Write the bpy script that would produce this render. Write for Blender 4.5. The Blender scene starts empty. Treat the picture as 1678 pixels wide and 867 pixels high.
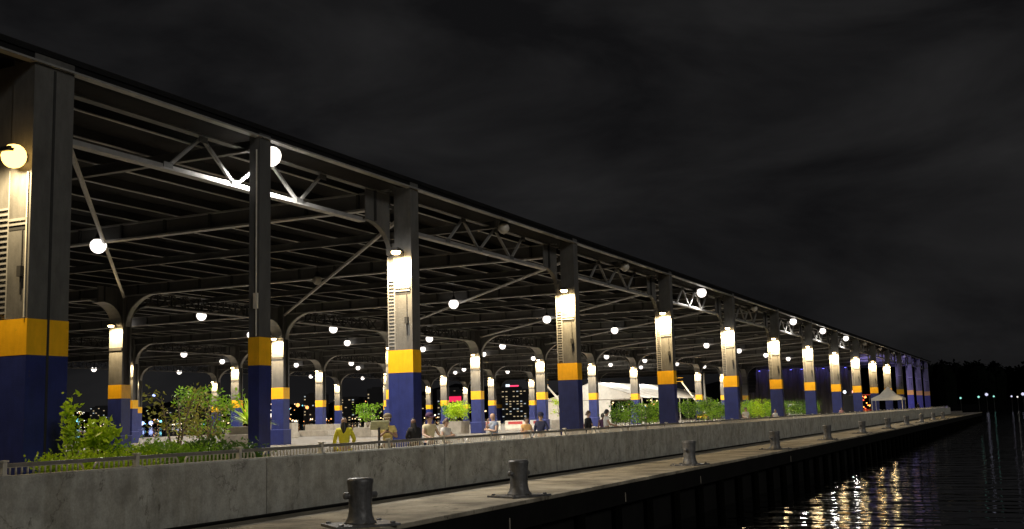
import bpy, bmesh, math, random
from mathutils import Vector, Matrix
C = bpy.context.scene
COL = C.collection
R = math.radians

# ------------------------------------------------------------------ camera
cam_d = bpy.data.cameras.new('camera')
cam_d.sensor_width = 36.0
cam_d.lens = 39.09
cam_d.clip_start = 0.1
cam_d.clip_end = 8000
cam = bpy.data.objects.new('camera', cam_d)
COL.objects.link(cam)
_r = Vector((0.90347957, 0.42775274, -0.02742725))
_u = Vector((0.08202904, -0.10974323, 0.99056936))
_f = Vector((-0.42070881, 0.89720901, 0.13423892))
cam.matrix_world = Matrix(((_r.x, _u.x, -_f.x, 0), (_r.y, _u.y, -_f.y, 0), (_r.z, _u.z, -_f.z, 1.65), (0, 0, 0, 1)))
C.camera = cam
C.view_settings.view_transform = 'Standard'
C.view_settings.look = 'None'
C.view_settings.exposure = 0
C.view_settings.gamma = 1
C.render.engine = 'CYCLES'
C.cycles.max_bounces = 5
C.cycles.diffuse_bounces = 3
C.cycles.glossy_bounces = 3
C.cycles.transmission_bounces = 3
C.cycles.sample_clamp_indirect = 25
C.cycles.use_light_tree = True

# ------------------------------------------------------------------ night sky
W = bpy.data.worlds.new('World')
C.world = W
W.use_nodes = True
wn, wl = W.node_tree.nodes, W.node_tree.links
wn.clear()
w_out = wn.new('ShaderNodeOutputWorld'); w_bg = wn.new('ShaderNodeBackground')
w_tc = wn.new('ShaderNodeTexCoord'); w_map = wn.new('ShaderNodeMapping')
w_map.inputs['Scale'].default_value = (1.0, 1.0, 2.6)
w_n = wn.new('ShaderNodeTexNoise'); w_n.inputs['Scale'].default_value = 4.2; w_n.inputs['Detail'].default_value = 6
w_n.inputs['Roughness'].default_value = 0.55; w_n.inputs['Distortion'].default_value = 0.4
w_r = wn.new('ShaderNodeValToRGB')
w_r.color_ramp.elements[0].position = 0.36; w_r.color_ramp.elements[0].color = (0.0058, 0.0057, 0.0062, 1)
w_r.color_ramp.elements[1].position = 0.72; w_r.color_ramp.elements[1].color = (0.0180, 0.0176, 0.0180, 1)
w_bg.inputs['Strength'].default_value = 1.0
wl.new(w_tc.outputs['Generated'], w_map.inputs['Vector']); wl.new(w_map.outputs['Vector'], w_n.inputs['Vector'])
wl.new(w_n.outputs['Fac'], w_r.inputs['Fac']); wl.new(w_r.outputs['Color'], w_bg.inputs['Color'])
wl.new(w_bg.outputs['Background'], w_out.inputs['Surface'])

# ------------------------------------------------------------------ weak sun, added in place of unseen street lamps behind the camera
sun_d = bpy.data.lights.new('fill_sun', 'SUN')
sun_d.energy = 0.52
sun_d.angle = R(12)
sun_d.color = (1.0, 0.96, 0.88)
sun = bpy.data.objects.new('fill_sun', sun_d)
COL.objects.link(sun)
sun.rotation_euler = Vector((-0.80, 0.42, -0.42)).to_track_quat('-Z', 'Y').to_euler()

# ------------------------------------------------------------------ helpers
def srgb(h):
    return tuple(((c / 255) / 12.92 if c / 255 <= 0.04045 else ((c / 255 + 0.055) / 1.055) ** 2.4) for c in h)

def mat(name, col, rough=0.6, var=0.25, scale=3.0, bump=0.0, bscale=20.0, metal=0.0, stretch=(1, 1, 1), spec=0.5, dark=None, trans=0.0, grime=0.0):
    m = bpy.data.materials.new(name); m.use_nodes = True
    n, l = m.node_tree.nodes, m.node_tree.links
    b = n['Principled BSDF']
    b.inputs['Roughness'].default_value = rough
    b.inputs['Metallic'].default_value = metal
    b.inputs['Specular IOR Level'].default_value = spec
    tc = n.new('ShaderNodeTexCoord'); mp = n.new('ShaderNodeMapping'); mp.inputs['Scale'].default_value = stretch
    oi = n.new('ShaderNodeObjectInfo'); vm = n.new('ShaderNodeVectorMath'); vm.operation = 'ADD'
    mu = n.new('ShaderNodeMath'); mu.operation = 'MULTIPLY'; mu.inputs[1].default_value = 53.0
    l.new(oi.outputs['Random'], mu.inputs[0]); l.new(tc.outputs['Object'], vm.inputs[0]); l.new(mu.outputs[0], vm.inputs[1])
    l.new(vm.outputs[0], mp.inputs['Vector'])
    t = n.new('ShaderNodeTexNoise'); t.inputs['Scale'].default_value = scale; t.inputs['Detail'].default_value = 7
    t.inputs['Roughness'].default_value = 0.65
    l.new(mp.outputs['Vector'], t.inputs['Vector'])
    r = n.new('ShaderNodeValToRGB')
    lo = dark if dark else tuple(c * (1 - var) for c in col)
    hi = tuple(min(1, c * (1 + var)) for c in col)
    r.color_ramp.elements[0].position = 0.32; r.color_ramp.elements[0].color = (*lo, 1)
    r.color_ramp.elements[1].position = 0.68; r.color_ramp.elements[1].color = (*hi, 1)
    l.new(t.outputs['Fac'], r.inputs['Fac']); l.new(r.outputs['Color'], b.inputs['Base Color'])
    if grime:
        mg = n.new('ShaderNodeMapping'); mg.inputs['Scale'].default_value = (5, 5, .7); l.new(vm.outputs[0], mg.inputs['Vector'])
        tg = n.new('ShaderNodeTexNoise'); tg.inputs['Scale'].default_value = 1.6; tg.inputs['Detail'].default_value = 9; tg.inputs['Roughness'].default_value = .72
        l.new(mg.outputs['Vector'], tg.inputs['Vector'])
        rg_ = n.new('ShaderNodeValToRGB'); rg_.color_ramp.elements[0].position = .36; rg_.color_ramp.elements[1].position = .56
        rg_.color_ramp.elements[0].color = (1 - grime, 1 - grime * 1.05, 1 - grime * 1.1, 1); rg_.color_ramp.elements[1].color = (1, 1, 1, 1)
        l.new(tg.outputs['Fac'], rg_.inputs['Fac'])
        mxg = n.new('ShaderNodeMixRGB'); mxg.blend_type = 'MULTIPLY'; mxg.inputs['Fac'].default_value = 1
        l.new(r.outputs['Color'], mxg.inputs['Color1']); l.new(rg_.outputs['Color'], mxg.inputs['Color2']); 
        tk = n.new('ShaderNodeTexNoise'); tk.inputs['Scale'].default_value = 5.5; tk.inputs['Detail'].default_value = 10; tk.inputs['Roughness'].default_value = .7
        l.new(vm.outputs[0], tk.inputs['Vector'])
        rk = n.new('ShaderNodeValToRGB'); rk.color_ramp.elements[0].position = .66; rk.color_ramp.elements[1].position = .69
        rk.color_ramp.elements[0].color = (0, 0, 0, 1); rk.color_ramp.elements[1].color = (.75, .75, .75, 1); l.new(tk.outputs['Fac'], rk.inputs['Fac'])
        mk = n.new('ShaderNodeMixRGB'); mk.inputs['Color2'].default_value = (.11, .065, .04, 1)
        l.new(rk.outputs['Color'], mk.inputs['Fac']); l.new(mxg.outputs['Color'], mk.inputs['Color1']); l.new(mk.outputs['Color'], b.inputs['Base Color'])
    if bump:
        t2 = n.new('ShaderNodeTexNoise'); t2.inputs['Scale'].default_value = bscale; t2.inputs['Detail'].default_value = 5
        l.new(mp.outputs['Vector'], t2.inputs['Vector'])
        bp = n.new('ShaderNodeBump'); bp.inputs['Strength'].default_value = bump; bp.inputs['Distance'].default_value = 0.02
        l.new(t2.outputs['Fac'], bp.inputs['Height']); l.new(bp.outputs['Normal'], b.inputs['Normal'])
    if trans:
        tr = n.new('ShaderNodeBsdfTranslucent'); l.new(r.outputs['Color'], tr.inputs['Color'])
        mx = n.new('ShaderNodeMixShader'); mx.inputs['Fac'].default_value = trans
        l.new(b.outputs['BSDF'], mx.inputs[1]); l.new(tr.outputs['BSDF'], mx.inputs[2])
        l.new(mx.outputs['Shader'], n['Material Output'].inputs['Surface'])
    return m

def emit(name, col, s, sampled=False):
    m = bpy.data.materials.new(name); m.use_nodes = True
    n, l = m.node_tree.nodes, m.node_tree.links
    n.clear()
    o = n.new('ShaderNodeOutputMaterial'); e = n.new('ShaderNodeEmission')
    e.inputs['Color'].default_value = (*col, 1); e.inputs['Strength'].default_value = s
    l.new(e.outputs['Emission'], o.inputs['Surface'])
    if not sampled:
        try: m.cycles.emission_sampling = 'NONE'
        except Exception: pass
    return m

class MB:
    def __init__(s): s.v = []; s.f = []
    def add(s, vs, fs):
        o = len(s.v); s.v += [tuple(p) for p in vs]; s.f += [tuple(i + o for i in q) for q in fs]; return s
    def box(s, x0, x1, y0, y1, z0, z1):
        return s.add([(x0, y0, z0), (x1, y0, z0), (x1, y1, z0), (x0, y1, z0), (x0, y0, z1), (x1, y0, z1), (x1, y1, z1), (x0, y1, z1)],
                     [(0, 3, 2, 1), (4, 5, 6, 7), (0, 1, 5, 4), (1, 2, 6, 5), (2, 3, 7, 6), (3, 0, 4, 7)])
    def bar(s, a, b, w, h=None, up=(0, 0, 1)):
        a, b = Vector(a), Vector(b); h = h or w
        d = (b - a).normalized(); u = Vector(up)
        if abs(d.dot(u)) > 0.98: u = Vector((1, 0, 0))
        r = d.cross(u).normalized() * (w / 2); u = r.cross(d).normalized() * (h / 2)
        vs = [p + i * r + j * u for p in (a, b) for (i, j) in ((-1, -1), (1, -1), (1, 1), (-1, 1))]
        return s.add(vs, [(0, 1, 2, 3), (7, 6, 5, 4), (0, 4, 5, 1), (1, 5, 6, 2), (2, 6, 7, 3), (3, 7, 4, 0)])
    def tube(s, pts, rad, seg=6, closed=False):
        pts = [Vector(p) for p in pts]; n = len(pts); rr = rad if isinstance(rad, (list, tuple)) else [rad] * n
        o = len(s.v); prev = None
        for i, p in enumerate(pts):
            d = (pts[min(i + 1, n - 1)] - pts[max(i - 1, 0)])
            if closed: d = pts[(i + 1) % n] - pts[i - 1]
            d.normalize()
            u = prev if prev is not None else (Vector((0, 0, 1)) if abs(d.z) < .9 else Vector((1, 0, 0)))
            r = d.cross(u); 
            if r.length < 1e-6: r = d.cross(Vector((0, 1, 0)))
            r.normalize(); u = r.cross(d).normalized(); prev = u
            for k in range(seg):
                a = 2 * math.pi * k / seg
                s.v.append(tuple(p + (r * math.cos(a) + u * math.sin(a)) * rr[i]))
        m = n if closed else n - 1
        for i in range(m):
            for k in range(seg):
                a, b = o + i * seg + k, o + i * seg + (k + 1) % seg
                c, d2 = o + ((i + 1) % n) * seg + (k + 1) % seg, o + ((i + 1) % n) * seg + k
                s.f.append((a, d2, c, b))
        if not closed:
            s.f.append(tuple(o + k for k in range(seg))); s.f.append(tuple(o + (n - 1) * seg + k for k in reversed(range(seg))))
        return s
    def lathe(s, prof, seg=16, c=(0, 0, 0)):
        o = len(s.v); n = len(prof)
        for (r, z) in prof:
            for k in range(seg):
                a = 2 * math.pi * k / seg
                s.v.append((c[0] + r * math.cos(a), c[1] + r * math.sin(a), c[2] + z))
        for i in range(n - 1):
            for k in range(seg):
                a, b = o + i * seg + k, o + i * seg + (k + 1) % seg
                s.f.append((a, b, b + seg, a + seg))
        s.f.append(tuple(o + k for k in reversed(range(seg)))); s.f.append(tuple(o + (n - 1) * seg + k for k in range(seg)))
        return s
    def prism(s, poly, x0, x1):          # polygon in (y, z), extruded along x
        n = len(poly)
        vs = [(x0, y, z) for y, z in poly] + [(x1, y, z) for y, z in poly]
        fs = [tuple(range(n)), tuple(reversed(range(n, 2 * n)))] + [(i, i + n, (i + 1) % n + n, (i + 1) % n) for i in range(n)]
        return s.add(vs, fs)
    def prismx(s, poly, y0, y1):         # polygon in (x, z), extruded along y
        n = len(poly)
        vs = [(x, y0, z) for x, z in poly] + [(x, y1, z) for x, z in poly]
        fs = [tuple(reversed(range(n))), tuple(range(n, 2 * n))] + [(i, (i + 1) % n, (i + 1) % n + n, i + n) for i in range(n)]
        return s.add(vs, fs)
    def leaf(s, p, size, rnd, up=0.3, asp=0.45):
        d = Vector((rnd.gauss(0, 1), rnd.gauss(0, 1), rnd.gauss(0, 1) * .7 + up)).normalized()
        q = Vector((rnd.gauss(0, 1), rnd.gauss(0, 1), rnd.gauss(0, 1)))
        r = d.cross(q).normalized(); nrm = r.cross(d)
        l = size * rnd.uniform(.7, 1.3); w = l * asp
        p = Vector(p)
        return s.add([p, p + d * l * .5 + r * w * .5 + nrm * .06 * l, p + d * l, p + d * l * .5 - r * w * .5 + nrm * .06 * l], [(0, 1, 2, 3)])
    def mesh(s, name, m, smooth=False):
        me = bpy.data.meshes.new(name); me.from_pydata(s.v, [], s.f); me.update()
        bm = bmesh.new(); bm.from_mesh(me); bmesh.ops.recalc_face_normals(bm, faces=bm.faces); bm.to_mesh(me); bm.free()
        for i in (m if isinstance(m, (list, tuple)) else [m]): me.materials.append(i)
        if smooth:
            for p in me.polygons: p.use_smooth = True
        return me
    def build(s, name, m, parent=None, loc=(0, 0, 0), smooth=False, bevel=0.0):
        o = link(name, s.mesh(name, m, smooth), parent, loc)
        if bevel:
            md = o.modifiers.new('edge', 'BEVEL'); md.width = bevel; md.segments = 2; md.limit_method = 'ANGLE'
        return o

def link(name, me, parent=None, loc=(0, 0, 0), rz=0.0):
    o = bpy.data.objects.new(name, me); COL.objects.link(o)
    o.parent = parent; o.location = loc; o.rotation_euler = (0, 0, rz)
    return o

def tag(o, label=None, cat=None, group=None, kind=None):
    if label: o['label'] = label
    if cat: o['category'] = cat
    if group: o['group'] = group
    if kind: o['kind'] = kind
    return o

def thing(name, label, cat, loc=(0, 0, 0), rz=0.0, group=None):
    o = bpy.data.objects.new(name, None); COL.objects.link(o)
    o.location = loc; o.rotation_euler = (0, 0, rz); o.empty_display_size = 0.3
    return tag(o, label, cat, group)

def kids(o): return [c for c in COL.objects if c.parent == o]
def copy_tree(o, parent=None):
    c = o.copy(); COL.objects.link(c)
    if parent is not None: c.parent = parent
    for ch in list(o.children): copy_tree(ch, c)
    return c

ORD = ['first', 'second', 'third', 'fourth', 'fifth', 'sixth', 'seventh', 'eighth', 'ninth', 'tenth', 'eleventh', 'twelfth', 'thirteenth', 'fourteenth', 'fifteenth', 'sixteenth']

# ------------------------------------------------------------------ materials
M = {}
M['steel'] = mat('grey_painted_steel', (0.080, 0.080, 0.079), .55, .22, 2.0, .15, 30, stretch=(1, 1, .35))
M['steel_dark'] = mat('dark_painted_steel', (0.026, 0.025, 0.024), .6, .25, 1.5, .1, 30)
M['steel_light'] = mat('pale_lit_steel', (0.23, 0.226, 0.218), .36, .2, 2.5, .1, 30)  # pale tone paints lamplight onto the lower flanges and chords
M['steel_web'] = mat('web_plate_paint', (0.085, 0.084, 0.082), .55, .3, .8, .1, 20)
M['column'] = mat('column_grey_paint', (0.105, 0.103, 0.098), .5, .25, 2.2, .25, 35, stretch=(1, 1, .5), grime=.14)
M['deck_roof'] = mat('roof_deck_steel', (0.024, 0.024, 0.025), .85, .3, .6, spec=.08)
M['amber'] = mat('amber_paint', (0.86, 0.445, 0.010), .42, .08, 2.5, .2, 40, grime=.10)
M['blue'] = mat('navy_blue_paint', (0.021, 0.031, 0.150), .42, .2, 2.0, .3, 40, grime=.16)
M['slot'] = mat('slot_black', (0.02, 0.02, 0.02), .8)
M['fascia'] = mat('eave_black_steel', (0.010, 0.010, 0.0105), .8, .25, 1.2, spec=.1)
M['galv'] = mat('galvanised_steel', (0.60, 0.56, 0.47), .45, .15, 6, metal=.1)
M['rail'] = mat('railing_dark_steel', (0.20, 0.185, 0.16), .5, .2, 5)
M['deck'] = mat('pier_asphalt', (0.155, 0.138, 0.112), .85, .38, .55, .3, 30)
M['black'] = mat('black_fabric', (0.012, 0.012, 0.014), .8, .2, 4)
M['cast'] = mat('cast_iron_black_paint', (0.115, 0.115, 0.118), .42, .3, 6, .6, 14, grime=.45)
M['planter'] = mat('precast_concrete_planter', (0.33, 0.295, 0.24), .85, .22, 2, .2, 40)
M['white'] = mat('white_canvas', (0.62, 0.585, 0.51), .7, .12, 1.2)
M['soil'] = mat('planting_soil', (0.05, 0.04, 0.03), .95)
M['bark'] = mat('bark', (0.12, 0.09, 0.06), .9, .3, 8)
M['pile'] = mat('dark_timber_pile', (0.0035, 0.0035, 0.003), .95, .4, 2, .3, 14, spec=0.0, stretch=(1, 1, .2))  # near-black matt timber

def concrete(name, base, stain, scale=1.3, streak=True):
    m = bpy.data.materials.new(name); m.use_nodes = True
    n, l = m.node_tree.nodes, m.node_tree.links; b = n['Principled BSDF']
    b.inputs['Roughness'].default_value = .9; b.inputs['Specular IOR Level'].default_value = .2
    tc = n.new('ShaderNodeTexCoord')
    def nz(sc, det, st=(1, 1, 1), rough=.6):
        mp = n.new('ShaderNodeMapping'); mp.inputs['Scale'].default_value = st
        l.new(tc.outputs['Object'], mp.inputs['Vector'])
        t = n.new('ShaderNodeTexNoise'); t.inputs['Scale'].default_value = sc; t.inputs['Detail'].default_value = det
        t.inputs['Roughness'].default_value = rough; l.new(mp.outputs['Vector'], t.inputs['Vector']); return t
    a, s2, g = nz(scale, 8), nz(2.2, 6, (1, 1, .16), .7), nz(26, 4)
    r1 = n.new('ShaderNodeValToRGB'); r1.color_ramp.elements[0].position = .33; r1.color_ramp.elements[1].position = .66
    r1.color_ramp.elements[0].color = (*stain, 1); r1.color_ramp.elements[1].color = (*base, 1)
    l.new(a.outputs['Fac'], r1.inputs['Fac'])
    r2 = n.new('ShaderNodeValToRGB'); r2.color_ramp.elements[0].position = .34; r2.color_ramp.elements[1].position = .56
    r2.color_ramp.elements[0].color = (.80, .78, .74, 1); r2.color_ramp.elements[1].color = (1, 1, 1, 1)
    l.new(s2.outputs['Fac'], r2.inputs['Fac'])
    r3 = n.new('ShaderNodeValToRGB'); r3.color_ramp.elements[0].position = .3; r3.color_ramp.elements[1].position = .7
    r3.color_ramp.elements[0].color = (.78, .78, .78, 1); r3.color_ramp.elements[1].color = (1, 1, 1, 1)
    l.new(g.outputs['Fac'], r3.inputs['Fac'])
    m1 = n.new('ShaderNodeMixRGB'); m1.blend_type = 'MULTIPLY'; m1.inputs['Fac'].default_value = 1 if streak else .35
    l.new(r1.outputs['Color'], m1.inputs['Color1']); l.new(r2.outputs['Color'], m1.inputs['Color2'])
    m2 = n.new('ShaderNodeMixRGB'); m2.blend_type = 'MULTIPLY'; m2.inputs['Fac'].default_value = 1
    l.new(m1.outputs['Color'], m2.inputs['Color1']); l.new(r3.outputs['Color'], m2.inputs['Color2'])
    sp = nz(2.3, 9, (1, 1, .8), .75)
    r4 = n.new('ShaderNodeValToRGB'); r4.color_ramp.elements[0].position = .335; r4.color_ramp.elements[1].position = .40
    r4.color_ramp.elements[0].color = (.45, .43, .41, 1); r4.color_ramp.elements[1].color = (1, 1, 1, 1); l.new(sp.outputs['Fac'], r4.inputs['Fac'])
    wv = n.new('ShaderNodeTexVoronoi'); wv.feature = 'DISTANCE_TO_EDGE'; wv.inputs['Scale'].default_value = .42
    wd_ = n.new('ShaderNodeVectorMath'); wd_.operation = 'ADD'; l.new(tc.outputs['Object'], wd_.inputs[0]); l.new(a.outputs['Color'], wd_.inputs[1]); l.new(wd_.outputs[0], wv.inputs['Vector'])
    r5 = n.new('ShaderNodeValToRGB'); r5.color_ramp.elements[0].position = .002; r5.color_ramp.elements[1].position = .009
    r5.color_ramp.elements[0].color = (.42, .40, .38, 1); r5.color_ramp.elements[1].color = (1, 1, 1, 1); l.new(wv.outputs['Distance'], r5.inputs['Fac'])
    m3 = n.new('ShaderNodeMixRGB'); m3.blend_type = 'MULTIPLY'; m3.inputs['Fac'].default_value = 1
    m4 = n.new('ShaderNodeMixRGB'); m4.blend_type = 'MULTIPLY'; m4.inputs['Fac'].default_value = .7
    l.new(m2.outputs['Color'], m3.inputs['Color1']); l.new(r4.outputs['Color'], m3.inputs['Color2'])
    l.new(m3.outputs['Color'], m4.inputs['Color1']); l.new(r5.outputs['Color'], m4.inputs['Color2'])
    l.new(m4.outputs['Color'], b.inputs['Base Color'])
    bp = n.new('ShaderNodeBump'); bp.inputs['Strength'].default_value = .35; bp.inputs['Distance'].default_value = .02
    l.new(g.outputs['Fac'], bp.inputs['Height']); l.new(bp.outputs['Normal'], b.inputs['Normal'])
    return m
M['wall'] = concrete('weathered_concrete', (.53, .525, .475), (.31, .305, .272), 2.6)
M['quay'] = concrete('quay_concrete', (.46, .415, .325), (.17, .152, .12), .8, False)
M['fasciac'] = concrete('dark_quay_face', (.007, .0066, .006), (.003, .003, .0028), .8)  # near-black base colour below the ledge

def leafmat(name, lo, hi):
    return mat(name, tuple((a + b) / 2 for a, b in zip(lo, hi)), .45, .0, 5, dark=lo, trans=.35) if False else _leaf(name, lo, hi)
def _leaf(name, lo, hi):
    m = mat(name, hi, .4, 0, 2.6, dark=lo, trans=.42)
    return m
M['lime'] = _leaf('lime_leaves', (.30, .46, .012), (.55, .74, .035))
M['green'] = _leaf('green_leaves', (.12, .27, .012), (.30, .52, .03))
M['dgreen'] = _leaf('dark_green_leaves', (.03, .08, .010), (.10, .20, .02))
M['olive'] = _leaf('olive_gold_leaves', (.10, .12, .012), (.32, .31, .045))

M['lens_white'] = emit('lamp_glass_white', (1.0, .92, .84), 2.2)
M['lens_warm'] = emit('lamp_glass_warm', (1.0, .70, .32), 24)
M['lens_sodium'] = emit('lamp_glass_amber', (1.0, .58, .15), 4.6)
M['lens_off'] = mat('lamp_glass_unlit', (.55, .53, .48), .15, .05)

# ------------------------------------------------------------------ geometry numbers (metres; deck is z = 0, river side is +x)
FX = -20.25                      # river face of the shed columns
S = 15.68
FY = {1: 18.25}
for n in range(2, 16): FY[n] = 34.80 + (n - 2) * S
ROWX = [FX, -49.84, -79.28, -108.6]
LAMPZ = 7.5

# ------------------------------------------------------------------ setting: water, pier deck, quay
def water_mat():
    m = bpy.data.materials.new('river_water'); m.use_nodes = True
    n, l = m.node_tree.nodes, m.node_tree.links; b = n['Principled BSDF']
    b.inputs['Base Color'].default_value = (.0022, .0024, .0028, 1); b.inputs['Roughness'].default_value = .02
    b.inputs['IOR'].default_value = 1.42; b.inputs['Specular IOR Level'].default_value = .5
    tc = n.new('ShaderNodeTexCoord')
    mp = n.new('ShaderNodeMapping'); mp.inputs['Rotation'].default_value = (0, 0, R(-9)); mp.inputs['Scale'].default_value = (.30, .85, 1)
    l.new(tc.outputs['Object'], mp.inputs['Vector'])
    a = n.new('ShaderNodeTexNoise'); a.inputs['Scale'].default_value = 1.1; a.inputs['Detail'].default_value = 2.5; a.inputs['Roughness'].default_value = .45
    c = n.new('ShaderNodeTexNoise'); c.inputs['Scale'].default_value = .22; c.inputs['Detail'].default_value = 2
    l.new(mp.outputs['Vector'], a.inputs['Vector']); l.new(mp.outputs['Vector'], c.inputs['Vector'])
    b1 = n.new('ShaderNodeBump'); b1.inputs['Strength'].default_value = 1.0; b1.inputs['Distance'].default_value = .08
    b2 = n.new('ShaderNodeBump'); b2.inputs['Strength'].default_value = 1.0; b2.inputs['Distance'].default_value = .06
    l.new(a.outputs['Fac'], b1.inputs['Height']); l.new(c.outputs['Fac'], b2.inputs['Height'])
    l.new(b2.outputs['Normal'], b1.inputs['Normal']); l.new(b1.outputs['Normal'], b.inputs['Normal'])
    return m
ZW = -2.05
tag(MB().add([(-4500, -600, ZW), (4500, -600, ZW), (4500, 6000, ZW), (-4500, 6000, ZW)], [(0, 1, 2, 3)]).build('water', water_mat()), kind='structure')
tag(MB().box(-113, -15.12, -20, 250, -2.6, 0).build('pier_deck', M['deck']), kind='structure')

quay = bpy.data.objects.new('quay', None); COL.objects.link(quay); quay['kind'] = 'structure'
QZ = -0.32; QX = -11.1
q_y = [-14 + 7.84 * k for k in range(34)]
for k in range(len(q_y) - 1):
    y0, y1 = q_y[k] + .008, q_y[k + 1] - .008
    MB().box(-14.95, QX, y0, y1, QZ - .10, QZ).build('deck_slab', M['quay'], quay, bevel=.02)
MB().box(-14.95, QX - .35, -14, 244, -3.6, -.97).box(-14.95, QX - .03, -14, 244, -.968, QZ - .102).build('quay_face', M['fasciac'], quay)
for k in range(90):
    y = -12 + k * 2.85
    MB().tube([(QX - .2, y, -3.5), (QX - .2, y, -.98)], .15, 8).build('timber_pile', M['pile'], quay)
for y in (23.2, 31.0, 38.9, 54.6):
    MB().box(QX - .029, QX - .012, y, y + .03, -.92, -.66).build('draught_mark', M['planter'], quay)

# parapet: concrete panels with open joints
wall = thing('parapet_wall', 'long weathered grey concrete wall between the quay ledge and the barriers', 'wall', (-15.2, 19.44, QZ))
WT = 0.90 - QZ
for k in range(-4, 25):
    y0, y1 = k * 7.84 + .02, (k + 1) * 7.84 - .02
    MB().prismx([(-.17, .02), (.20, .02), (.20, WT - .03), (.17, WT), (-.17, WT)], y0, y1).build('wall_panel', M['wall'], wall)
MB().box(-.10, .12, -4 * 7.84, 25 * 7.84, .0, WT - .06).build('joint_backing', M['slot'], wall)
MB().box(.205, .40, -4 * 7.84, 25 * 7.84, .004, .05).build('wall_shadow_strip', M['fasciac'], wall)  # near-black strip painting the parapet's shadow onto the quay

# dark railing above the wall
rail = thing('wall_railing', 'dark steel railing with galvanised posts running along the top of the concrete wall', 'railing', (-15.22, 12.94, .90))
MB().box(-.03, .03, -25, 202, .135, .20).build('top_rail', M['rail'], rail)
pm = MB().box(-.035, .035, -.04, .04, -.02, .23).box(-.06, .06, -.055, .055, .22, .25).box(-.07, .07, -.08, .08, -.0, .02).mesh('post', M['galv'])
for k in range(-8, 69): link('post', pm, rail, (0, k * 2.935, 0))

# ------------------------------------------------------------------ crowd barriers
def barrier_mesh(L=2.2):
    f = MB(); r = .14
    pts = [(0, .0, .16)]
    def arc(cy, cz, a0, a1):
        return [(0, cy + r * math.cos(R(a0 + (a1 - a0) * i / 4)), cz + r * math.sin(R(a0 + (a1 - a0) * i / 4))) for i in range(5)]
    pts = arc(r, .16 + r, 270, 180) + arc(r, 1.03 - r, 180, 90) + arc(L - r, 1.03 - r, 90, 0) + arc(L - r, .16 + r, 0, -90)
    f.tube(pts, .021, 6, True)
    for y in (.35, L - .35): f.bar((-.28, y, .02), (.28, y, .02), .05, .02); f.bar((0, y, .02), (0, y, .16), .04)
    return f.mesh('frame', M['galv'])
bar_frame = barrier_mesh()
pk = MB().box(-.011, .011, -.012, .012, .17, 1.02).mesh('picket', M['galv'])
allp = MB()
for i in range(17): allp.box(-.011, .011, .125 + i * .122 - .012, .125 + i * .122 + .012, .17, 1.02)
pk_all = allp.mesh('pickets', M['galv'])
rnd = random.Random(5)
for k in range(1, 82):
    y = 12.75 - 4.86 + k * 2.43
    near = k < 9
    t = thing('crowd_barrier', 'pale steel crowd barrier with rounded corners, %s in the row counted from the left edge' % ORD[max(0, k - 1)] if near else 'steel crowd barrier with upright bars in the long row behind the wall', 'barrier',
              (-15.58 + rnd.uniform(-.03, .03), y, 0), R(rnd.uniform(-.6, .6)), 'near crowd barriers by the planting' if near else 'crowd barriers along the wall')
    link('frame', bar_frame, t)
    if near:
        for i in range(17): link('picket', pk, t, (0, .125 + i * .122, 0))
    else:
        tag(link('pickets', pk_all, t), kind='stuff')

# ------------------------------------------------------------------ bollards
def bollard_meshes():
    b = MB().lathe([(.31, .045), (.29, .08), (.245, .15), (.222, .25), (.218, .45), (.228, .62), (.242, .76), (.252, .80), (.252, .84), (.236, .868), (.19, .882), (.05, .888)], 22)
    g = MB().tube([(.0, -.33, .56), (.0, -.31, .56), (.0, .31, .56), (.0, .33, .56)], [.045, .065, .065, .045], 14)
    p = MB().box(-.48, .48, -.62, .62, 0, .045)
    blt = MB().lathe([(.05, .046), (.05, .075), (.02, .085)], 6)
    return b.mesh('bollard_post', M['cast'], True), g.mesh('cross_pin', M['cast'], True), p.mesh('base_plate', M['cast']), blt.mesh('bolt_head', M['cast'])
bol = bollard_meshes()
bol_lab = ['largest black iron mooring bollard on the quay, cut by the bottom edge', 'black mooring bollard with cross pin, second along the quay ledge from the largest one']
BY = [18.0, 25.05, 39.7, 54.1, 68.6, 83.0, 97.5, 111.8, 126.2, 140.4, 154.5]
for i, y in enumerate(BY):
    lab = bol_lab[i] if i < 2 else 'black mooring bollard, %s along the quay ledge from the largest one' % ORD[i]
    t = thing('mooring_bollard', lab, 'bollard', (-11.72, y, QZ), R([-38, -24, -12, -30, -5, -20, 0, -10, -15, 0, -25][i]), 'mooring bollards along the quay')
    pl_ = None
    for nm, me in zip(('bollard_post', 'cross_pin', 'base_plate', 'bolt_head'), bol):
        if nm == 'bolt_head':
            for sx in (-.38, .38):
                for sy in (-.5, 0, .5): link(nm, me, pl_, (sx, sy, 0))
        else:
            pl_ = link(nm, me, t)

# ------------------------------------------------------------------ the pier shed
shed = thing('pier_shed', 'long open steel pier shed with navy, amber and grey columns under a flat dark roof', 'building', (FX, FY[1], 0))
def SP(x, y, z=0): return (x - FX, y - FY[1], z)

def roofz(x): return 10.30 + .014 * min(FX - x, x + 110)
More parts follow.
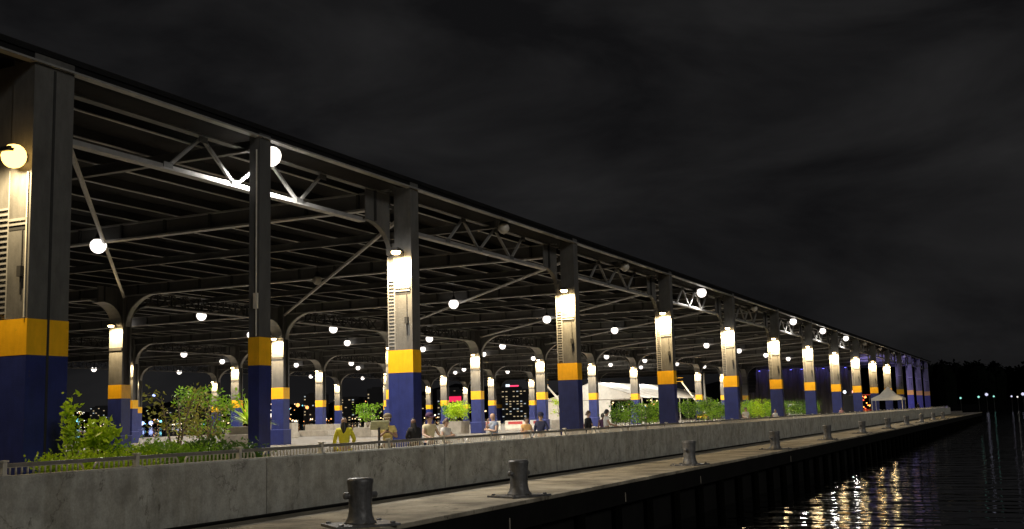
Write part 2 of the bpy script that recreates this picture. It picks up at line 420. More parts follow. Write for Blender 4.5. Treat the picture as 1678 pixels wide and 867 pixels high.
# roof sheets: corrugated deck in bays
for i in range(0, 9):
    x1, x0 = FX + .06 - i * 10.2, FX + .06 - (i + 1) * 10.2
    b = MB()
    za, zb = roofz(min(x1, FX)), roofz(x0)
    b.prismx([(x0 - FX, zb), (x1 - FX, za), (x1 - FX, za + .05), (x0 - FX, zb + .05)], 2 - FY[1], 247 - FY[1])
    b.build('roof_sheet', M['deck_roof'], shed)
MB().box(-.40, .03, 2 - FY[1], 247 - FY[1], 10.02, 10.296).build('eave_beam', M['fascia'], shed)
MB().box(-.10, .14, 2 - FY[1], 247 - FY[1], 9.97, 10.018).build('eave_flange', M['steel_light'], shed)
MB().box(.032, .07, 2 - FY[1], 247 - FY[1], 10.20, 10.33).build('gutter', M['fascia'], shed)
for k in range(39):
    x = FX - 2.3 - k * 2.25
    zt = roofz(x)
    pw = MB().box(x - FX - .02, x - FX + .02, 2 - FY[1], 247 - FY[1], zt - .30, zt - .006).build('purlin', M['deck_roof'], shed)
    MB().box(x - FX - .05, x - FX + .05, 2 - FY[1], 247 - FY[1], zt - .335, zt - .302).build('purlin_flange', M['steel_light'], pw)  # pale flange on a dark web paints in light from below

# perpendicular girders on the column lines
def girder_parts():
    f = MB()
    f.box(-89.0, -.98, -.16, .16, 9.36, 9.44)
    f.box(-89.0, -.98, -.12, .12, 10.0, 10.06)
    v = MB()
    for i in range(1, 38): v.box(-i * 2.35 - .05, -i * 2.35 + .05, -.13, .13, 9.442, 9.998)
    w = MB().box(-89.0, -.98, -.012, .012, 9.442, 9.998)
    return f.mesh('girder', M['steel_light']), v.mesh('web_stiffeners', M['steel_dark']), w.mesh('web_plate', M['steel_web'])
gp = girder_parts()
for n in range(1, 16):
    g = link('girder', gp[0], shed, SP(FX, FY[n]))
    tag(link('web_stiffeners', gp[1], g), kind='stuff'); link('web_plate', gp[2], g)
# half-bay light girders
hb = MB().box(-89.0, -.5, -.1, .1, 9.66, 9.72).box(-89, -.5, -.02, .02, 9.722, 10.0).mesh('rafter', M['steel'])
for n in range(1, 15): link('rafter', hb, shed, SP(FX, FY[n] + S * .5))

# curved haunch polygon
def haunch_poly(y0, z0, dy, dz, z1, n=8):
    return [(y0, z0)] + [(y0 - dy * (1 - math.cos(R(90 * i / n))), z0 + dz * math.sin(R(90 * i / n))) for i in range(1, n + 1)] + [(y0 - dy, z1), (y0, z1)]
def haunch(sgn, half, z0=7.55, dy=1.6, dz=1.15, ztop=9.86, w=.97, xo=0.0):
    web, fl, st = MB(), MB(), MB()
    p = haunch_poly(half, z0, -dy * 1, dz, ztop)
    p = [(sgn * a, b) for a, b in p]
    if xo == 0.0: web.prism(p, -.89, -.85)
    else: web.prism(p, xo - w * .56, xo - w * .44)
    arc = p[:9]
    for a, b in zip(arc[:-1], arc[1:]):
        fl.prism([a, b, (b[0], b[1] - .045), (a[0] + sgn * .0, a[1] - .045)] if abs(b[0] - a[0]) > .05 else [a, b, (b[0] + sgn * .045, b[1]), (a[0] + sgn * .045, a[1])], *((-.965, -.77) if xo == 0.0 else (xo - w, xo)))
    for q in (1.05,):
        st.box(*((-.845, -.75) if xo == 0.0 else (xo - w * .65, xo - w * .35)), sgn * (half + q) - .03, sgn * (half + q) + .03, z0 + dz * .98, ztop)
    return web, fl, st

# ---- facade columns
def build_column(hw, wy, lac, big=False):
    """origin at the river face, ground, centre of depth; hw = plate width, lac = lacing strip width, wy = half depth"""
    c = MB().box(-hw, .045, -wy, wy, 0, 10.34).mesh('column', M['column'])
    parts = [('column', c, None)]
    w = hw + lac
    ch = MB()
    ch.box(-w, -hw - .002, -wy + .05, wy, 0, 10.0 if big else 8.0)
    parts.append(('lacing_channel', ch.mesh('lacing_channel', M['column']), 0))
    for xa, xb in ((-w, -w + .035), (-hw - .04, -hw - .004)):
        parts.append(('lacing_edge', MB().box(xa, xb, -wy - .004, -wy + .048, 4.1, 7.5).mesh('lacing_edge', M['steel_light']), 0))
    rg = MB()
    for i in range(20): rg.box(-w + .037, -hw - .042, -wy + .002, -wy + .047, 4.22 + i * .125, 4.22 + i * .125 + .045)
    parts.append(('lacing_bars', rg.mesh('lacing_bars', M['steel_light']), 0))
    e = .007
    def shell(z0, z1, e):
        return MB().box(-w - e, .045 + e, -wy - e, wy + e, z0, z1)
    parts.append(('blue_base', shell(0.0, 3.268, e).mesh('blue_base', M['blue']), 0))
    parts.append(('amber_band', shell(3.27, 4.08, e + .004).mesh('amber_band', M['amber']), 0))
    sb = MB().box(-hw + .02, -.02, -wy - .05, -wy - .001, 6.30, 6.36).box(-hw + .02, -.02, -wy - .04, -wy - .001, 6.20, 6.25)
    parts.append(('seam_bar', sb.mesh('seam_bar', M['steel_light']), 0))
    sl = MB().box(-hw + .02, -.02, -wy - .012, -wy - .001, 6.10, 6.18)
    parts.append(('vent_slot', sl.mesh('vent_slot', M['slot']), 0))
    jb = MB().box(-.22, -.10, -wy - .10, -wy - .001, 5.02, 5.26).box(-.175, -.145, -wy - .05, -wy - .001, 4.62, 5.02).box(-.17, -.15, -wy - .03, -wy - .001, 5.26, 6.1)
    parts.append(('junction_box', jb.mesh('junction_box', M['steel_dark']), 0))
    return parts
colF = build_column(.66, .28, .31)
def place_column(parts, loc, haunches):
    root = None
    for nm, me, lev in parts:
        o = link(nm, me, shed if root is None else root, loc if root is None else (0, 0, 0))
        if root is None: root = o
    for nm, me in haunches: link(nm, me, root)
    return root
def haunch_set(half, **k):
    out = []
    for sgn in (-1,):
        w, f, s = haunch(sgn, half, **k)
        out += [('haunch_plate', w.mesh('haunch_plate', M['column'])), ('haunch_flange', f.mesh('haunch_flange', M['steel'])), ('stiffener', s.mesh('stiffener', M['steel_dark']))]
    return out
hF = haunch_set(.28)
for n in range(2, 16): place_column(colF, SP(FX, FY[n]), hF)
colB = build_column(.62, .58, 1.9, True)
cb = place_column(colB, SP(FX, FY[1]), [])
cb['label'] = 'largest and nearest shed column, twice as deep, with a dark seam down its river face'
MB().box(.046, .060, -.035, .035, 0, 9.9).build('seam_strip', M['slot'], cb)
# perforated grille on the near column
gr = MB()
for i in range(5):
    for j in range(9):
        gr.box(-1.1 + i * .09, -1.1 + i * .09 + .06, -.542, -.528, 5.2 + j * .14, 5.2 + j * .14 + .09)
gr.build('grille', M['slot'], cb)
MB().tube([(-.03, -.61, 4.1), (-.03, -.61, 7.4)], .02, 6).build('conduit', M['galv'], cb)

# slim post half way along the first bay
post = MB().box(-.30, .07, -.26, .26, 0, 10.1).build('slim_post', M['steel'], shed, SP(FX, 26.05))
post['label'] = 'slim steel post between the first two big riverside columns'
MB().box(-.307, .077, -.267, .267, 0, 3.268).build('blue_base', M['blue'], post)
MB().box(-.312, .082, -.272, .272, 3.27, 4.08).build('amber_band', M['amber'], post)
MB().tube([(-.02, -.29, 4.1), (-.02, -.29, 9.6)], .022, 6).box(-.09, .04, -.34, -.262, 4.9, 5.35).build('conduit', M['galv'], post)

# ---- inner columns (H section)
def build_inner():
    W2 = .52
    c = MB().box(-W2, W2, -.36, -.24, 0, 9.9).box(-W2, W2, .24, .36, 0, 9.9).box(-.30, .30, -.238, .238, 0, 9.9)
    parts = [('column', c.mesh('column', M['column']), None)]
    e = .008
    parts.append(('blue_base', MB().box(-W2 - e, W2 + e, -.36 - e, .36 + e, 0, 3.268).mesh('blue_base', M['blue']), 0))
    parts.append(('amber_band', MB().box(-W2 - .012, W2 + .012, -.372, .372, 3.27, 4.08).mesh('amber_band', M['amber']), 0))
    pl = MB().box(-W2 - .09, W2 + .09, -.46, .46, 0, 1.05)
    parts.append(('plinth', pl.mesh('plinth', M['blue']), 0))
    parts.append(('plinth_cap', MB().box(-W2 - .10, W2 + .10, -.47, .47, 1.052, 1.10).mesh('plinth_cap', mat('plinth_cap_paint', (.10, .12, .34), .4)), 0))
    parts.append(('seam_bar', MB().box(-W2 + .03, W2 - .03, -.41, -.361, 6.12, 6.30).mesh('seam_bar', M['steel_dark']), 0))
    return parts
colI = build_inner()
def perp_haunch(sgn, W2=.52):
    z0, dx, dz, zt = 7.6, 2.6, 1.9, 9.9
    p = [(W2 + dx * (1 - math.cos(R(90 * i / 10))), z0 + dz * math.sin(R(90 * i / 10))) for i in range(11)]
    p = [(sgn * a, b) for a, b in p]
    web = MB().prismx(p + [(sgn * (W2 + dx), zt), (sgn * W2, zt)], -.05, .05)
    fl = MB()
    for a, b in zip(p[:-1], p[1:]):
        a2 = (a[0] + sgn * .06, a[1] - .05); b2 = (b[0] + sgn * .06, b[1] - .05)
        fl.prismx([a, b, b2, a2], -.17, .17)
    return web, fl
hI = []
for sgn in (1, -1):
    w, f = perp_haunch(sgn)
    hI += [('haunch_plate', w.mesh('haunch_plate', M['steel'])), ('haunch_flange', f.mesh('haunch_flange', M['steel_light']))]
for sgn in (-1, 1):
    w, f, s = haunch(sgn, .36, z0=7.6, dy=1.5, dz=1.35, ztop=9.9, w=.9, xo=.45)
    hI += [('haunch_plate', w.mesh('haunch_plate', M['column'])), ('haunch_flange', f.mesh('haunch_flange', M['steel_light'])), ('stiffener', s.mesh('stiffener', M['steel_dark']))]
INNER = []
for r, (na, nb) in ((1, (3, 13)), (2, (5, 13)), (3, (7, 14))):
    for n in range(na, nb + 1):
        place_column(colI, SP(ROWX[r], FY[n]), hI); INNER.append((r, n))

# ---- longitudinal trusses (river facade: Warren; inner rows: crossed lattice)
lc = MB().box(-1.0, -.72, .3, S - 1.85, 8.53, 8.58).box(-.90, -.83, .3, S - 1.85, 8.582, 8.70)
uc = MB().box(-1.0, -.72, .3, S - .3, 9.78, 9.82).mesh('upper_chord', M['steel'])
lcm = lc.mesh('facade_truss', M['steel_light'])
zz = [(4.1, 0), (5.5, 1), (6.95, 0), (8.5, 1), (10.1, 0), (11.4, 1)]
webs = []
for (a, i), (b, j) in zip(zz[:-1], zz[1:]):
    webs.append(MB().bar((-.86, a, 8.62 if i == 0 else 9.76), (-.86, b, 8.62 if j == 0 else 9.76), .10, .08).mesh('web_member', M['steel_light']))
gusm = [MB().box(-.81, -.79, a - .18, a + .18, 8.60 if i == 0 else 9.60, 8.76 if i == 0 else 9.775).mesh('gusset_plate', M['steel']) for a, i in zz]
for n in range(1, 15):
    y = FY[n] + (.6 if n == 1 else 0)
    t = link('facade_truss', lcm, shed, SP(FX, y))
    link('upper_chord', uc, t)
    for m_ in gusm: link('gusset_plate', m_, t)
    for m_ in webs: link('web_member', m_, t)
lat = MB().box(-.3, .3, 1.7, S - 1.7, 8.93, 9.0).box(-.2, .2, .4, S - .4, 9.86, 9.92).mesh('row_truss', M['steel'])
lx = MB()
k = 1.9
while k < S - 2.6:
    lx.bar((0, k, 9.02), (0, k + 1.1, 9.84), .07); lx.bar((.08, k, 9.84), (.08, k + 1.1, 9.02), .07); lx.box(-.05, .05, k - .07, k - .01, 9.02, 9.84); k += 1.25
lxm = lx.mesh('lattice', M['steel_dark'])
for r in (1, 2, 3):
    for n in range(2 + r, 13):
        t = link('row_truss', lat, shed, SP(ROWX[r], FY[n])); tag(link('lattice', lxm, t), kind='stuff')

# ---- plan bracing under the roof
for n in range(1, 13):
    a = Vector(SP(FX - .6, FY[n] + .6, 9.28)); b = Vector(SP(ROWX[1] + .8, FY[n + 2] - .6, 9.28))
    MB().tube([a, b], .085, 6).build('brace', M['steel_light'], shed)
    a = Vector(SP(ROWX[1] - .8, FY[n + 1] + .6, 9.28)); b = Vector(SP(ROWX[2] + .8, FY[n + 3] - .6, 9.28))

# ------------------------------------------------------------------ lamps
def spot(parent, loc, power, col, size=150, blend=.6, radius=.12, aim=(0, 0, -1)):
    key = ('bulb', power, tuple(col), size)
    if key not in spot.c:
        d = bpy.data.lights.new('bulb', 'SPOT'); d.energy = power; d.color = col; d.spot_size = R(size); d.spot_blend = blend
        d.shadow_soft_size = radius; spot.c[key] = d
    o = bpy.data.objects.new('bulb', spot.c[key]); COL.objects.link(o); o.parent = parent; o.location = loc
    o.rotation_euler = Vector(aim).to_track_quat('-Z', 'Y').to_euler()
    return o
spot.c = {}
wl_h = MB().box(-.19, .19, -.62, -.22, .06, .13).box(-.13, .13, -.55, -.28, .13, .18).bar((0, -.25, .12), (0, 0, .04), .06).box(-.08, .08, -.03, .0, -.08, .10).mesh('housing', M['steel_dark'])
wl_l = MB().lathe([(.03, -.05), (.12, -.045), (.165, .0), (.17, .058)], 12, (0, -.42, 0)).mesh('lens', M['lens_warm'], True)
wl_ls = MB().lathe([(.04, -.27), (.13, -.245), (.20, -.19), (.25, -.11), (.272, .0), (.25, .11), (.20, .19), (.13, .245), (.04, .27)], 28, (0, -.30, .0)).mesh('lens', M['lens_sodium'], True)  # amber globe oversized to stand in for the halo around this lamp
WALL_P = 2300
def wall_lamp(loc, label, group, power=WALL_P, lit=True, col=(1.0, .74, .385), lens=None, off=-.62):
    t = thing('wall_lamp', label, 'lamp', loc, 0, group)
    link('housing', wl_h, t); link('lens', lens or wl_l, t)
    spot(t, (0, off, -.16), power, col, 165, .5, .10, (0, .25, -1))
    return t
wall_lamp((FX - .16, FY[1] - .60, 7.72), 'glaring amber wall lamp high on the largest column at the left edge', 'riverside column lamps', 1000, True, (1.0, .76, .42), wl_ls, -1.0)
for n in range(2, 12):
    wall_lamp((FX - .34, FY[n] - .285, LAMPZ + .05), 'downward wall lamp on the %s amber-banded riverside column with a haunch, counted from the left' % ORD[n - 2], 'riverside column lamps')
for r, n in INNER:
    if (r == 1 and n > 12) or n > 13: continue
    wall_lamp((ROWX[r], FY[n] - .365, LAMPZ + .05), 'small downward wall lamp on the %s-nearest column of the %s row behind the riverside columns' % (ORD[n - 2 - r], ORD[r - 1]), 'column lamps of inner row %s' % ORD[r - 1], WALL_P * .8)

cl_h = MB().lathe([(.20, .24), (.19, .30), (.12, .36), (.09, .50), (.03, .54)], 16).mesh('housing', M['steel_dark'], True)
cl_l = MB().lathe([(.02, -.33), (.10, -.325), (.19, -.28), (.28, -.19), (.33, -.05), (.335, .04), (.29, .16), (.19, .25)], 16).mesh('lens', M['lens_white'], True)  # globe enlarged so its shape stands in for the lamp's glow
cl_lo = MB().lathe([(.02, -.20), (.13, -.15), (.225, -.06), (.26, .06), (.22, .20), (.18, .25)], 16).mesh('lens', M['lens_off'], True)
def ceiling_light(x, y, z, label, group, lit=True, power=4200, col=(1.0, .945, .865), top=None):
    t = thing('ceiling_light', label, 'ceiling light', (x, y, z), 0, group)
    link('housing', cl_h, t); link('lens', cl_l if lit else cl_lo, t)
    zt = (top if top else roofz(x) - .02) - z
    MB().tube([(0, 0, .53), (0, 0, zt)], .025, 6).build('stem', M['steel_dark'], t)
    if lit: spot(t, (0, 0, -.42), power, col, 172, .35, .22)
    return t
# riverside eave, one per half bay
eave_on = {1: 1, 4: 1, 6: 1, 7: 1, 8: 1}
for n in range(1, 13):
    y = FY[n] + (.53 if n > 1 else .545) * S
    lit = n in eave_on
    lab = 'lit white ceiling light under the riverside roof edge' if lit else 'unlit grey ceiling light under the riverside roof edge'
    lab += ', beside the slim post' if n == 1 else ' above the gap after riverside column %s' % ORD[n - 1]
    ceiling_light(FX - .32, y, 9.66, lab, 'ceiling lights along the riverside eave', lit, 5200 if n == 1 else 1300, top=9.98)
rows = [(-35.2, 9.17, 0, 2, 12, 'over the aisle behind the riverside columns'), (-51.2, 8.93, .5, 3, 11, 'along the second row of columns'),
        (-64.6, 9.55, 0, 4, 12, 'over the aisle between the second and third column rows'), (-80.6, 8.9, .5, 5, 11, 'along the third row of columns'),
        (-94.0, 9.45, 0, 6, 12, 'over the aisle between the third and fourth column rows'), (-109.3, 8.95, .5, 6, 12, 'along the far edge of the shed')]
for x, z, off, na, nb, where in rows:
    for n in range(na, nb + 1):
        lit = not (x == -35.2 and n == 3)
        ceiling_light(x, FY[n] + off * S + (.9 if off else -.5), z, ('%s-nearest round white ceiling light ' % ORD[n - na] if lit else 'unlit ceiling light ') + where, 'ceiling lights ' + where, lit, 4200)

# ------------------------------------------------------------------ planting on the deck
def shrub(name, label, cat, loc, size, leaves, m, rnd_seed, leafsize=.12, group=None, stems=4, planter=None, base=0.0, clumps=7, flat=.8):
    """size = (half x, half y, height above base)"""
    rr = random.Random(rnd_seed)
    t = thing(name, label, cat, loc, 0, group)
    hx, hy, h = size
    cl = []
    for i in range(clumps):
        a = rr.uniform(0, 6.283); q = math.sqrt(rr.random()) * .75
        cl.append((hx * q * math.cos(a), hy * q * math.sin(a), base + h * rr.uniform(.35, .82), rr.uniform(.75, 1.3)))
    b = MB()
    for i in range(leaves):
        c = rr.choice(cl)
        g = lambda s: max(-1, min(1, rr.gauss(0, .45))) * s
        k = c[3] * 1.5 / math.sqrt(clumps) * 1.15
        p = (c[0] + g(hx * k), c[1] + g(hy * k), max(base + .03, c[2] + g(h * .42 * flat)))
        b.leaf(p, leafsize, rr)
    b.build('foliage', m, t)
    s = MB()
    for i in range(stems):
        c = cl[i % clumps]
        s.tube([(c[0] * .15, c[1] * .15, base * .9), (c[0] * .5, c[1] * .5, base + (c[2] - base) * .5), (c[0], c[1], c[2])], [.022, .016, .008], 5)
    s.build('stem', M['bark'], t)
    if planter:
        px, py, pz = planter
        MB().add([(-px * .92, -py * .92, 0), (px * .92, -py * .92, 0), (px * .92, py * .92, 0), (-px * .92, py * .92, 0), (-px, -py, pz), (px, -py, pz), (px, py, pz), (-px, py, pz)],
                 [(0, 3, 2, 1), (4, 5, 6, 7), (0, 1, 5, 4), (1, 2, 6, 5), (2, 3, 7, 6), (3, 0, 4, 7)]).box(-px - .03, px + .03, -py - .03, py + .03, pz + .001, pz + .06).build('planter', M['planter'], t, bevel=.02)
    return t

# planting bed just behind the barriers, bright on the left, darker to the right
MB().box(-19.3, -16.5, 15.2, 22.6, .001, .42)
bed = thing('planting_bed', 'low concrete planting bed behind the first barriers, full of leafy ground plants', 'planter', (-17.9, 18.9, 0))
MB().box(-1.4, 1.4, -3.7, 3.7, 0, .40).build('kerb', M['planter'], bed, bevel=.03)
MB().box(-1.3, 1.3, -3.6, 3.6, .401, .44).build('soil', M['soil'], bed)
bedplants = [
             (17.0, 'lime', 'bright lime leafy ground plant at the left end of the planting bed', .56),
             (17.9, 'lime', 'bright lime leafy ground plant just below the round lime bush', .62),
             (18.9, 'green', 'fresh green leafy ground plant in the middle of the bed', .70),
             (19.8, 'green', 'green leafy ground plant right of the middle of the bed', .74),
             (20.7, 'dgreen', 'dark green leafy ground plant near the right end of the bed', .72),
             (21.6, 'dgreen', 'darkest green ground plant at the right end of the bed by the slim post', .66)]
for i, (y, m, lab, h) in enumerate(bedplants):
    shrub('ground_plant', lab, 'plant', (-17.75, y, .44), (1.2, .74, h + .08), 3000, M[m], 30 + i, .095, 'ground plants in the planting bed', 4, clumps=22)
shrub('lime_bush', 'round bright lime bush standing over the planting bed', 'bush', (-18.4, 18.1, .44), (.42, .42, .84), 480, M['lime'], 50, .17, stems=5, base=.5, clumps=8)
shrub('tall_lime_plant', 'tall narrow lime plant rising right beside the largest column', 'plant', (-19.2, 18.05, .0), (.20, .24, 1.85), 380, M['lime'], 51, .16, stems=6, base=.25, clumps=12)

def small_tree(label, loc, h, spread, leaves, m, seed, leafsize, planter=None, name='small_tree'):
    rr = random.Random(seed)
    t = thing(name, label, 'tree', loc)
    base = planter[2] if planter else 0
    tr = MB(); tips = []
    for k in range(3):
        a = k * 2.1 + rr.uniform(-.3, .3)
        p0 = Vector((.06 * math.cos(a), .06 * math.sin(a), base)); p1 = Vector((spread * .3 * math.cos(a), spread * .3 * math.sin(a), base + (h - base) * .45))
        p2 = Vector((spread * .5 * math.cos(a + .3), spread * .5 * math.sin(a + .3), base + (h - base) * .85))
        tr.tube([p0, p1, p2], [.04, .03, .012], 6)
        for j in range(7):
            q = p0.lerp(p1, rr.uniform(.55, 1)) if j < 3 else p1.lerp(p2, rr.random())
            b2 = a + rr.uniform(-1.6, 1.6); L = spread * rr.uniform(.35, .75)
            e = q + Vector((math.cos(b2) * L, math.sin(b2) * L, rr.uniform(.05, .5) * L + .1))
            tr.tube([q, q.lerp(e, .5) + Vector((0, 0, .05)), e], [.014, .010, .005], 5); tips += [q.lerp(e, .45), q.lerp(e, .75), e]
        tips.append(p2)
    tr.build('trunk', M['bark'], t)
    b = MB()
    for i in range(leaves):
        c = rr.choice(tips)
        b.leaf((c.x + rr.gauss(0, .16) * spread, c.y + rr.gauss(0, .16) * spread, min(h, max(base + .1, c.z + rr.gauss(0, .13) * spread))), leafsize, rr)
    b.build('crown', m, t)
    if planter:
        px, py, pz = planter
        MB().box(-px, px, -py, py, 0, pz).build('planter', M['planter'], t, bevel=.03)
    return t
small_tree('sparse golden leaved tree with thin branches behind the planting bed', (-25.0, 27.8, 0), 2.85, 1.05, 420, M['olive'], 61, .15, (.9, .7, .6))
small_tree('bushy olive green tree beside the sparse golden one', (-28.2, 33.0, 0), 2.95, 1.1, 900, M['green'], 62, .17, (.9, .9, .6))
small_tree('slight young tree with pale twigs between the golden and the bushy tree', (-26.6, 31.0, 0), 2.3, .8, 260, M['olive'], 63, .14, (.7, .7, .6))
small_tree('little tree in a concrete tub left of the fourth riverside column', (-47.2, 112.0, 0), 3.25, .95, 420, M['lime'], 64, .2, (.8, .8, 1.0))
small_tree('small bushy tree in a tub behind the yellow jacketed person', (-58.0, 90.5, 0), 3.1, 1.1, 500, M['green'], 65, .25, (1.0, 1.0, .9))
small_tree('bushy little tree by the benches left of the man in the mask', (-58.5, 108.5, 0), 3.2, 1.3, 700, M['green'], 66, .25, (1.2, 1.2, .9))

def palm(label, loc, h, n, L, seed, pl):
    rr = random.Random(seed); t = thing('spiky_plant', label, 'plant', loc)
    b = MB()
    for i in range(n):
        a = i * 2.399; e = rr.uniform(.25, 1.4)
        p = Vector((0, 0, pl[2] + .1)); d = Vector((math.cos(a) * math.cos(e), math.sin(a) * math.cos(e), math.sin(e)))
        side = d.cross(Vector((0, 0, 1))).normalized(); w = .09
        pts = [p + d * L * q - Vector((0, 0, .35 * L * q * q)) * math.cos(e) for q in (0, .35, .7, 1)]
        ws = [.03, .085, .07, .004]
        vs = []
        for q, ww in zip(pts, ws): vs += [q - side * ww, q + side * ww]
        b.add(vs, [(0, 1, 3, 2), (2, 3, 5, 4), (4, 5, 7, 6)])
    b.build('leaves', M['lime'], t)
    MB().box(-pl[0], pl[0], -pl[1], pl[1], 0, pl[2]).build('planter', M['planter'], t, bevel=.03)
palm('spiky lime plant in a tall concrete tub beside the slim post', (-46.9, 59.0, 0), 3.4, 46, 2.1, 7, (.95, .95, 1.4))
shrub('tub_shrub', 'round green shrub in a concrete tub left of the second row column', 'shrub', (-52.1, 97.2, 0), (1.15, 1.0, 1.75), 1500, M['lime'], 70, .2, planter=(1.05, .9, 1.15), base=1.2, clumps=10)

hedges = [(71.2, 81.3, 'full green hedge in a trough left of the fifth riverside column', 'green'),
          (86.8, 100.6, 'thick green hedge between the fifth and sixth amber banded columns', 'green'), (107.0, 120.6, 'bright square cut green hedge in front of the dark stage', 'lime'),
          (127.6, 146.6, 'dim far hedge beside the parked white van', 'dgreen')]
for i, (a, b2, lab, m) in enumerate(hedges):
    rr = random.Random(90 + i); L = b2 - a
    t = thing('hedge', lab, 'hedge', (-26.2, (a + b2) / 2, 0), 0, 'hedges in troughs behind the riverside columns')
    MB().box(-.75, .75, -L / 2, L / 2, 0, .62).box(-.79, .79, -L / 2 - .04, L / 2 + .04, .621, .68).build('trough', M['planter'], t, bevel=.02)
    n = int(330 * L); ph = rr.uniform(0, 6)
    lf = [MB(), MB()]
    cls = [(rr.uniform(-.55, .55), rr.uniform(-L / 2, L / 2), rr.uniform(1.0, 2.15), rr.uniform(.28, .55), rr.random()) for _ in range(int(L * 5))]
    for k in range(n):
        c = rr.choice(cls)
        z = max(.66, c[2] + rr.gauss(0, .5) * c[3]); y = c[1] + rr.gauss(0, .5) * c[3]
        if abs(y) > L / 2 + .25: continue
        lf[0 if c[4] < .6 else 1].leaf((c[0] + rr.gauss(0, .5) * c[3], y, z), .17, rr, .35)
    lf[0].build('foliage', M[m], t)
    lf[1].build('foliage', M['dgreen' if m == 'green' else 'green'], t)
    st = MB()
    for k in range(int(L / .9)):
        y = -L / 2 + .5 + k * .9
        st.tube([(0, y, .6), (rr.uniform(-.3, .3), y + rr.uniform(-.2, .2), 1.7)], [.03, .012], 5)
    st.build('stems', M['bark'], t)['kind'] = 'stuff'

# concrete blocks used as seats and tubs in the middle of the shed
def block(label, loc, sx, sy, z, steps=1, rz=0):
    t = thing('concrete_bench', label, 'bench', loc, R(rz), 'stepped concrete seats inside the shed')
    MB().box(-sx, sx, -sy, sy, 0, z).build('seat', M['planter'], t, bevel=.03)
    if steps > 1: MB().box(-sx, sx, 0, sy, z + .002, z * 2).build('upper_step', M['planter'], t, bevel=.03)
block('pale stepped concrete seat left of the third-row column with the far trees behind', (-70.9, 101.0, 0), 1.9, 1.2, .62, 2)
block('long low concrete seat at the left of the stepped one', (-74.6, 99.5, 0), 2.0, .6, .45)
block('broad concrete tub wall right of the slim post', (-69.8, 92.5, 0), 1.5, 1.1, .75, 2)
block('pale stepped concrete seat left of the man in the mask', (-64.5, 103.0, 0), 2.0, 1.2, .65, 2)
block('square concrete block among the thin trees', (-40.0, 49.5, 0), .85, .7, 1.0)
block('low concrete block behind the round lime bush', (-33.5, 33.0, 0), 1.6, .7, .75)
block('grey concrete block at the foot of the inner column left of the slim post', (-52.0, 64.5, 0), .9, .7, 1.15)
for i in range(4):
    t = thing('road_barrier', 'white road barrier with a red panel, %s of four behind the rail' % ORD[i], 'barrier', (-56.0 + i * 2.5, 112.5 + i * 1.3, 0), R(28), 'white road barriers')
    MB().prism([(-.3, 0), (.3, 0), (.3, .2), (.14, .5), (.12, 1.05), (-.12, 1.05), (-.14, .5), (-.3, .2)], -1.15, 1.15).build('barrier_body', M['white'], t, bevel=.02)
    MB().box(-.8, .8, -.135, -.122, .62, .95).build('red_panel', mat('red_plastic', (.45, .06, .06), .5), t)

# ------------------------------------------------------------------ people
SKIN = {'a': mat('skin_tan', (.42, .26, .17), .55, .06, 6), 'b': mat('skin_pale', (.58, .38, .28), .55, .06, 6), 'c': mat('skin_brown', (.20, .11, .07), .55, .06, 6)}
HAIR = {'black': mat('hair_black', (.012, .010, .009), .5, .2, 30), 'grey': mat('hair_grey', (.35, .33, .30), .5, .2, 30), 'brown': mat('hair_brown', (.09, .05, .025), .5, .2, 30)}
def cloth(name, c): return mat('cloth_' + name, c, .85, .14, 7, .25, 25)
CL = {'yellow': cloth('yellow', (.62, .56, .03)), 'cream': cloth('cream', (.66, .58, .36)), 'paleyellow': cloth('pale_yellow', (.72, .60, .22)), 'black': cloth('black', (.012, .012, .014)),
      'white': cloth('white', (.72, .70, .66)), 'blue': cloth('grey_blue', (.26, .31, .42)), 'orange': cloth('apricot', (.70, .42, .16)), 'navy': cloth('navy', (.018, .022, .06)),
      'denim': cloth('denim', (.04, .06, .13)), 'khaki': cloth('khaki', (.24, .19, .12)), 'maroon': cloth('maroon', (.13, .02, .03)), 'purple': cloth('plum', (.09, .04, .09)), 'pink': cloth('pink', (.6, .3, .28))}
_pending = []
def skin_obj(name, verts, edges, radii, m, parent, root=0):
    me = bpy.data.meshes.new(name); me.from_pydata([tuple(v) for v in verts], edges, []); me.update()
    o = link(name, me, parent)
    md = o.modifiers.new('skin', 'SKIN'); md.use_smooth_shade = True
    for i, r in enumerate(radii):
        sv = me.skin_vertices[0].data[i]; sv.radius = (r, r); sv.use_root = (i == root)
    sb = o.modifiers.new('sub', 'SUBSURF'); sb.levels = 1; sb.render_levels = 1
    _pending.append((o, m)); return o
POSES = {'phone': ((.25, .09, 1.12), (.07, .30, 1.26)), 'down': ((.24, -.03, 1.12), (.25, .06, .87)), 'rail': ((.26, .08, 1.14), (.22, .33, 1.07)),
         'sip': ((.22, .14, 1.17), (.06, .19, 1.43)), 'cross': ((.24, .06, 1.13), (-.06, .20, 1.17))}
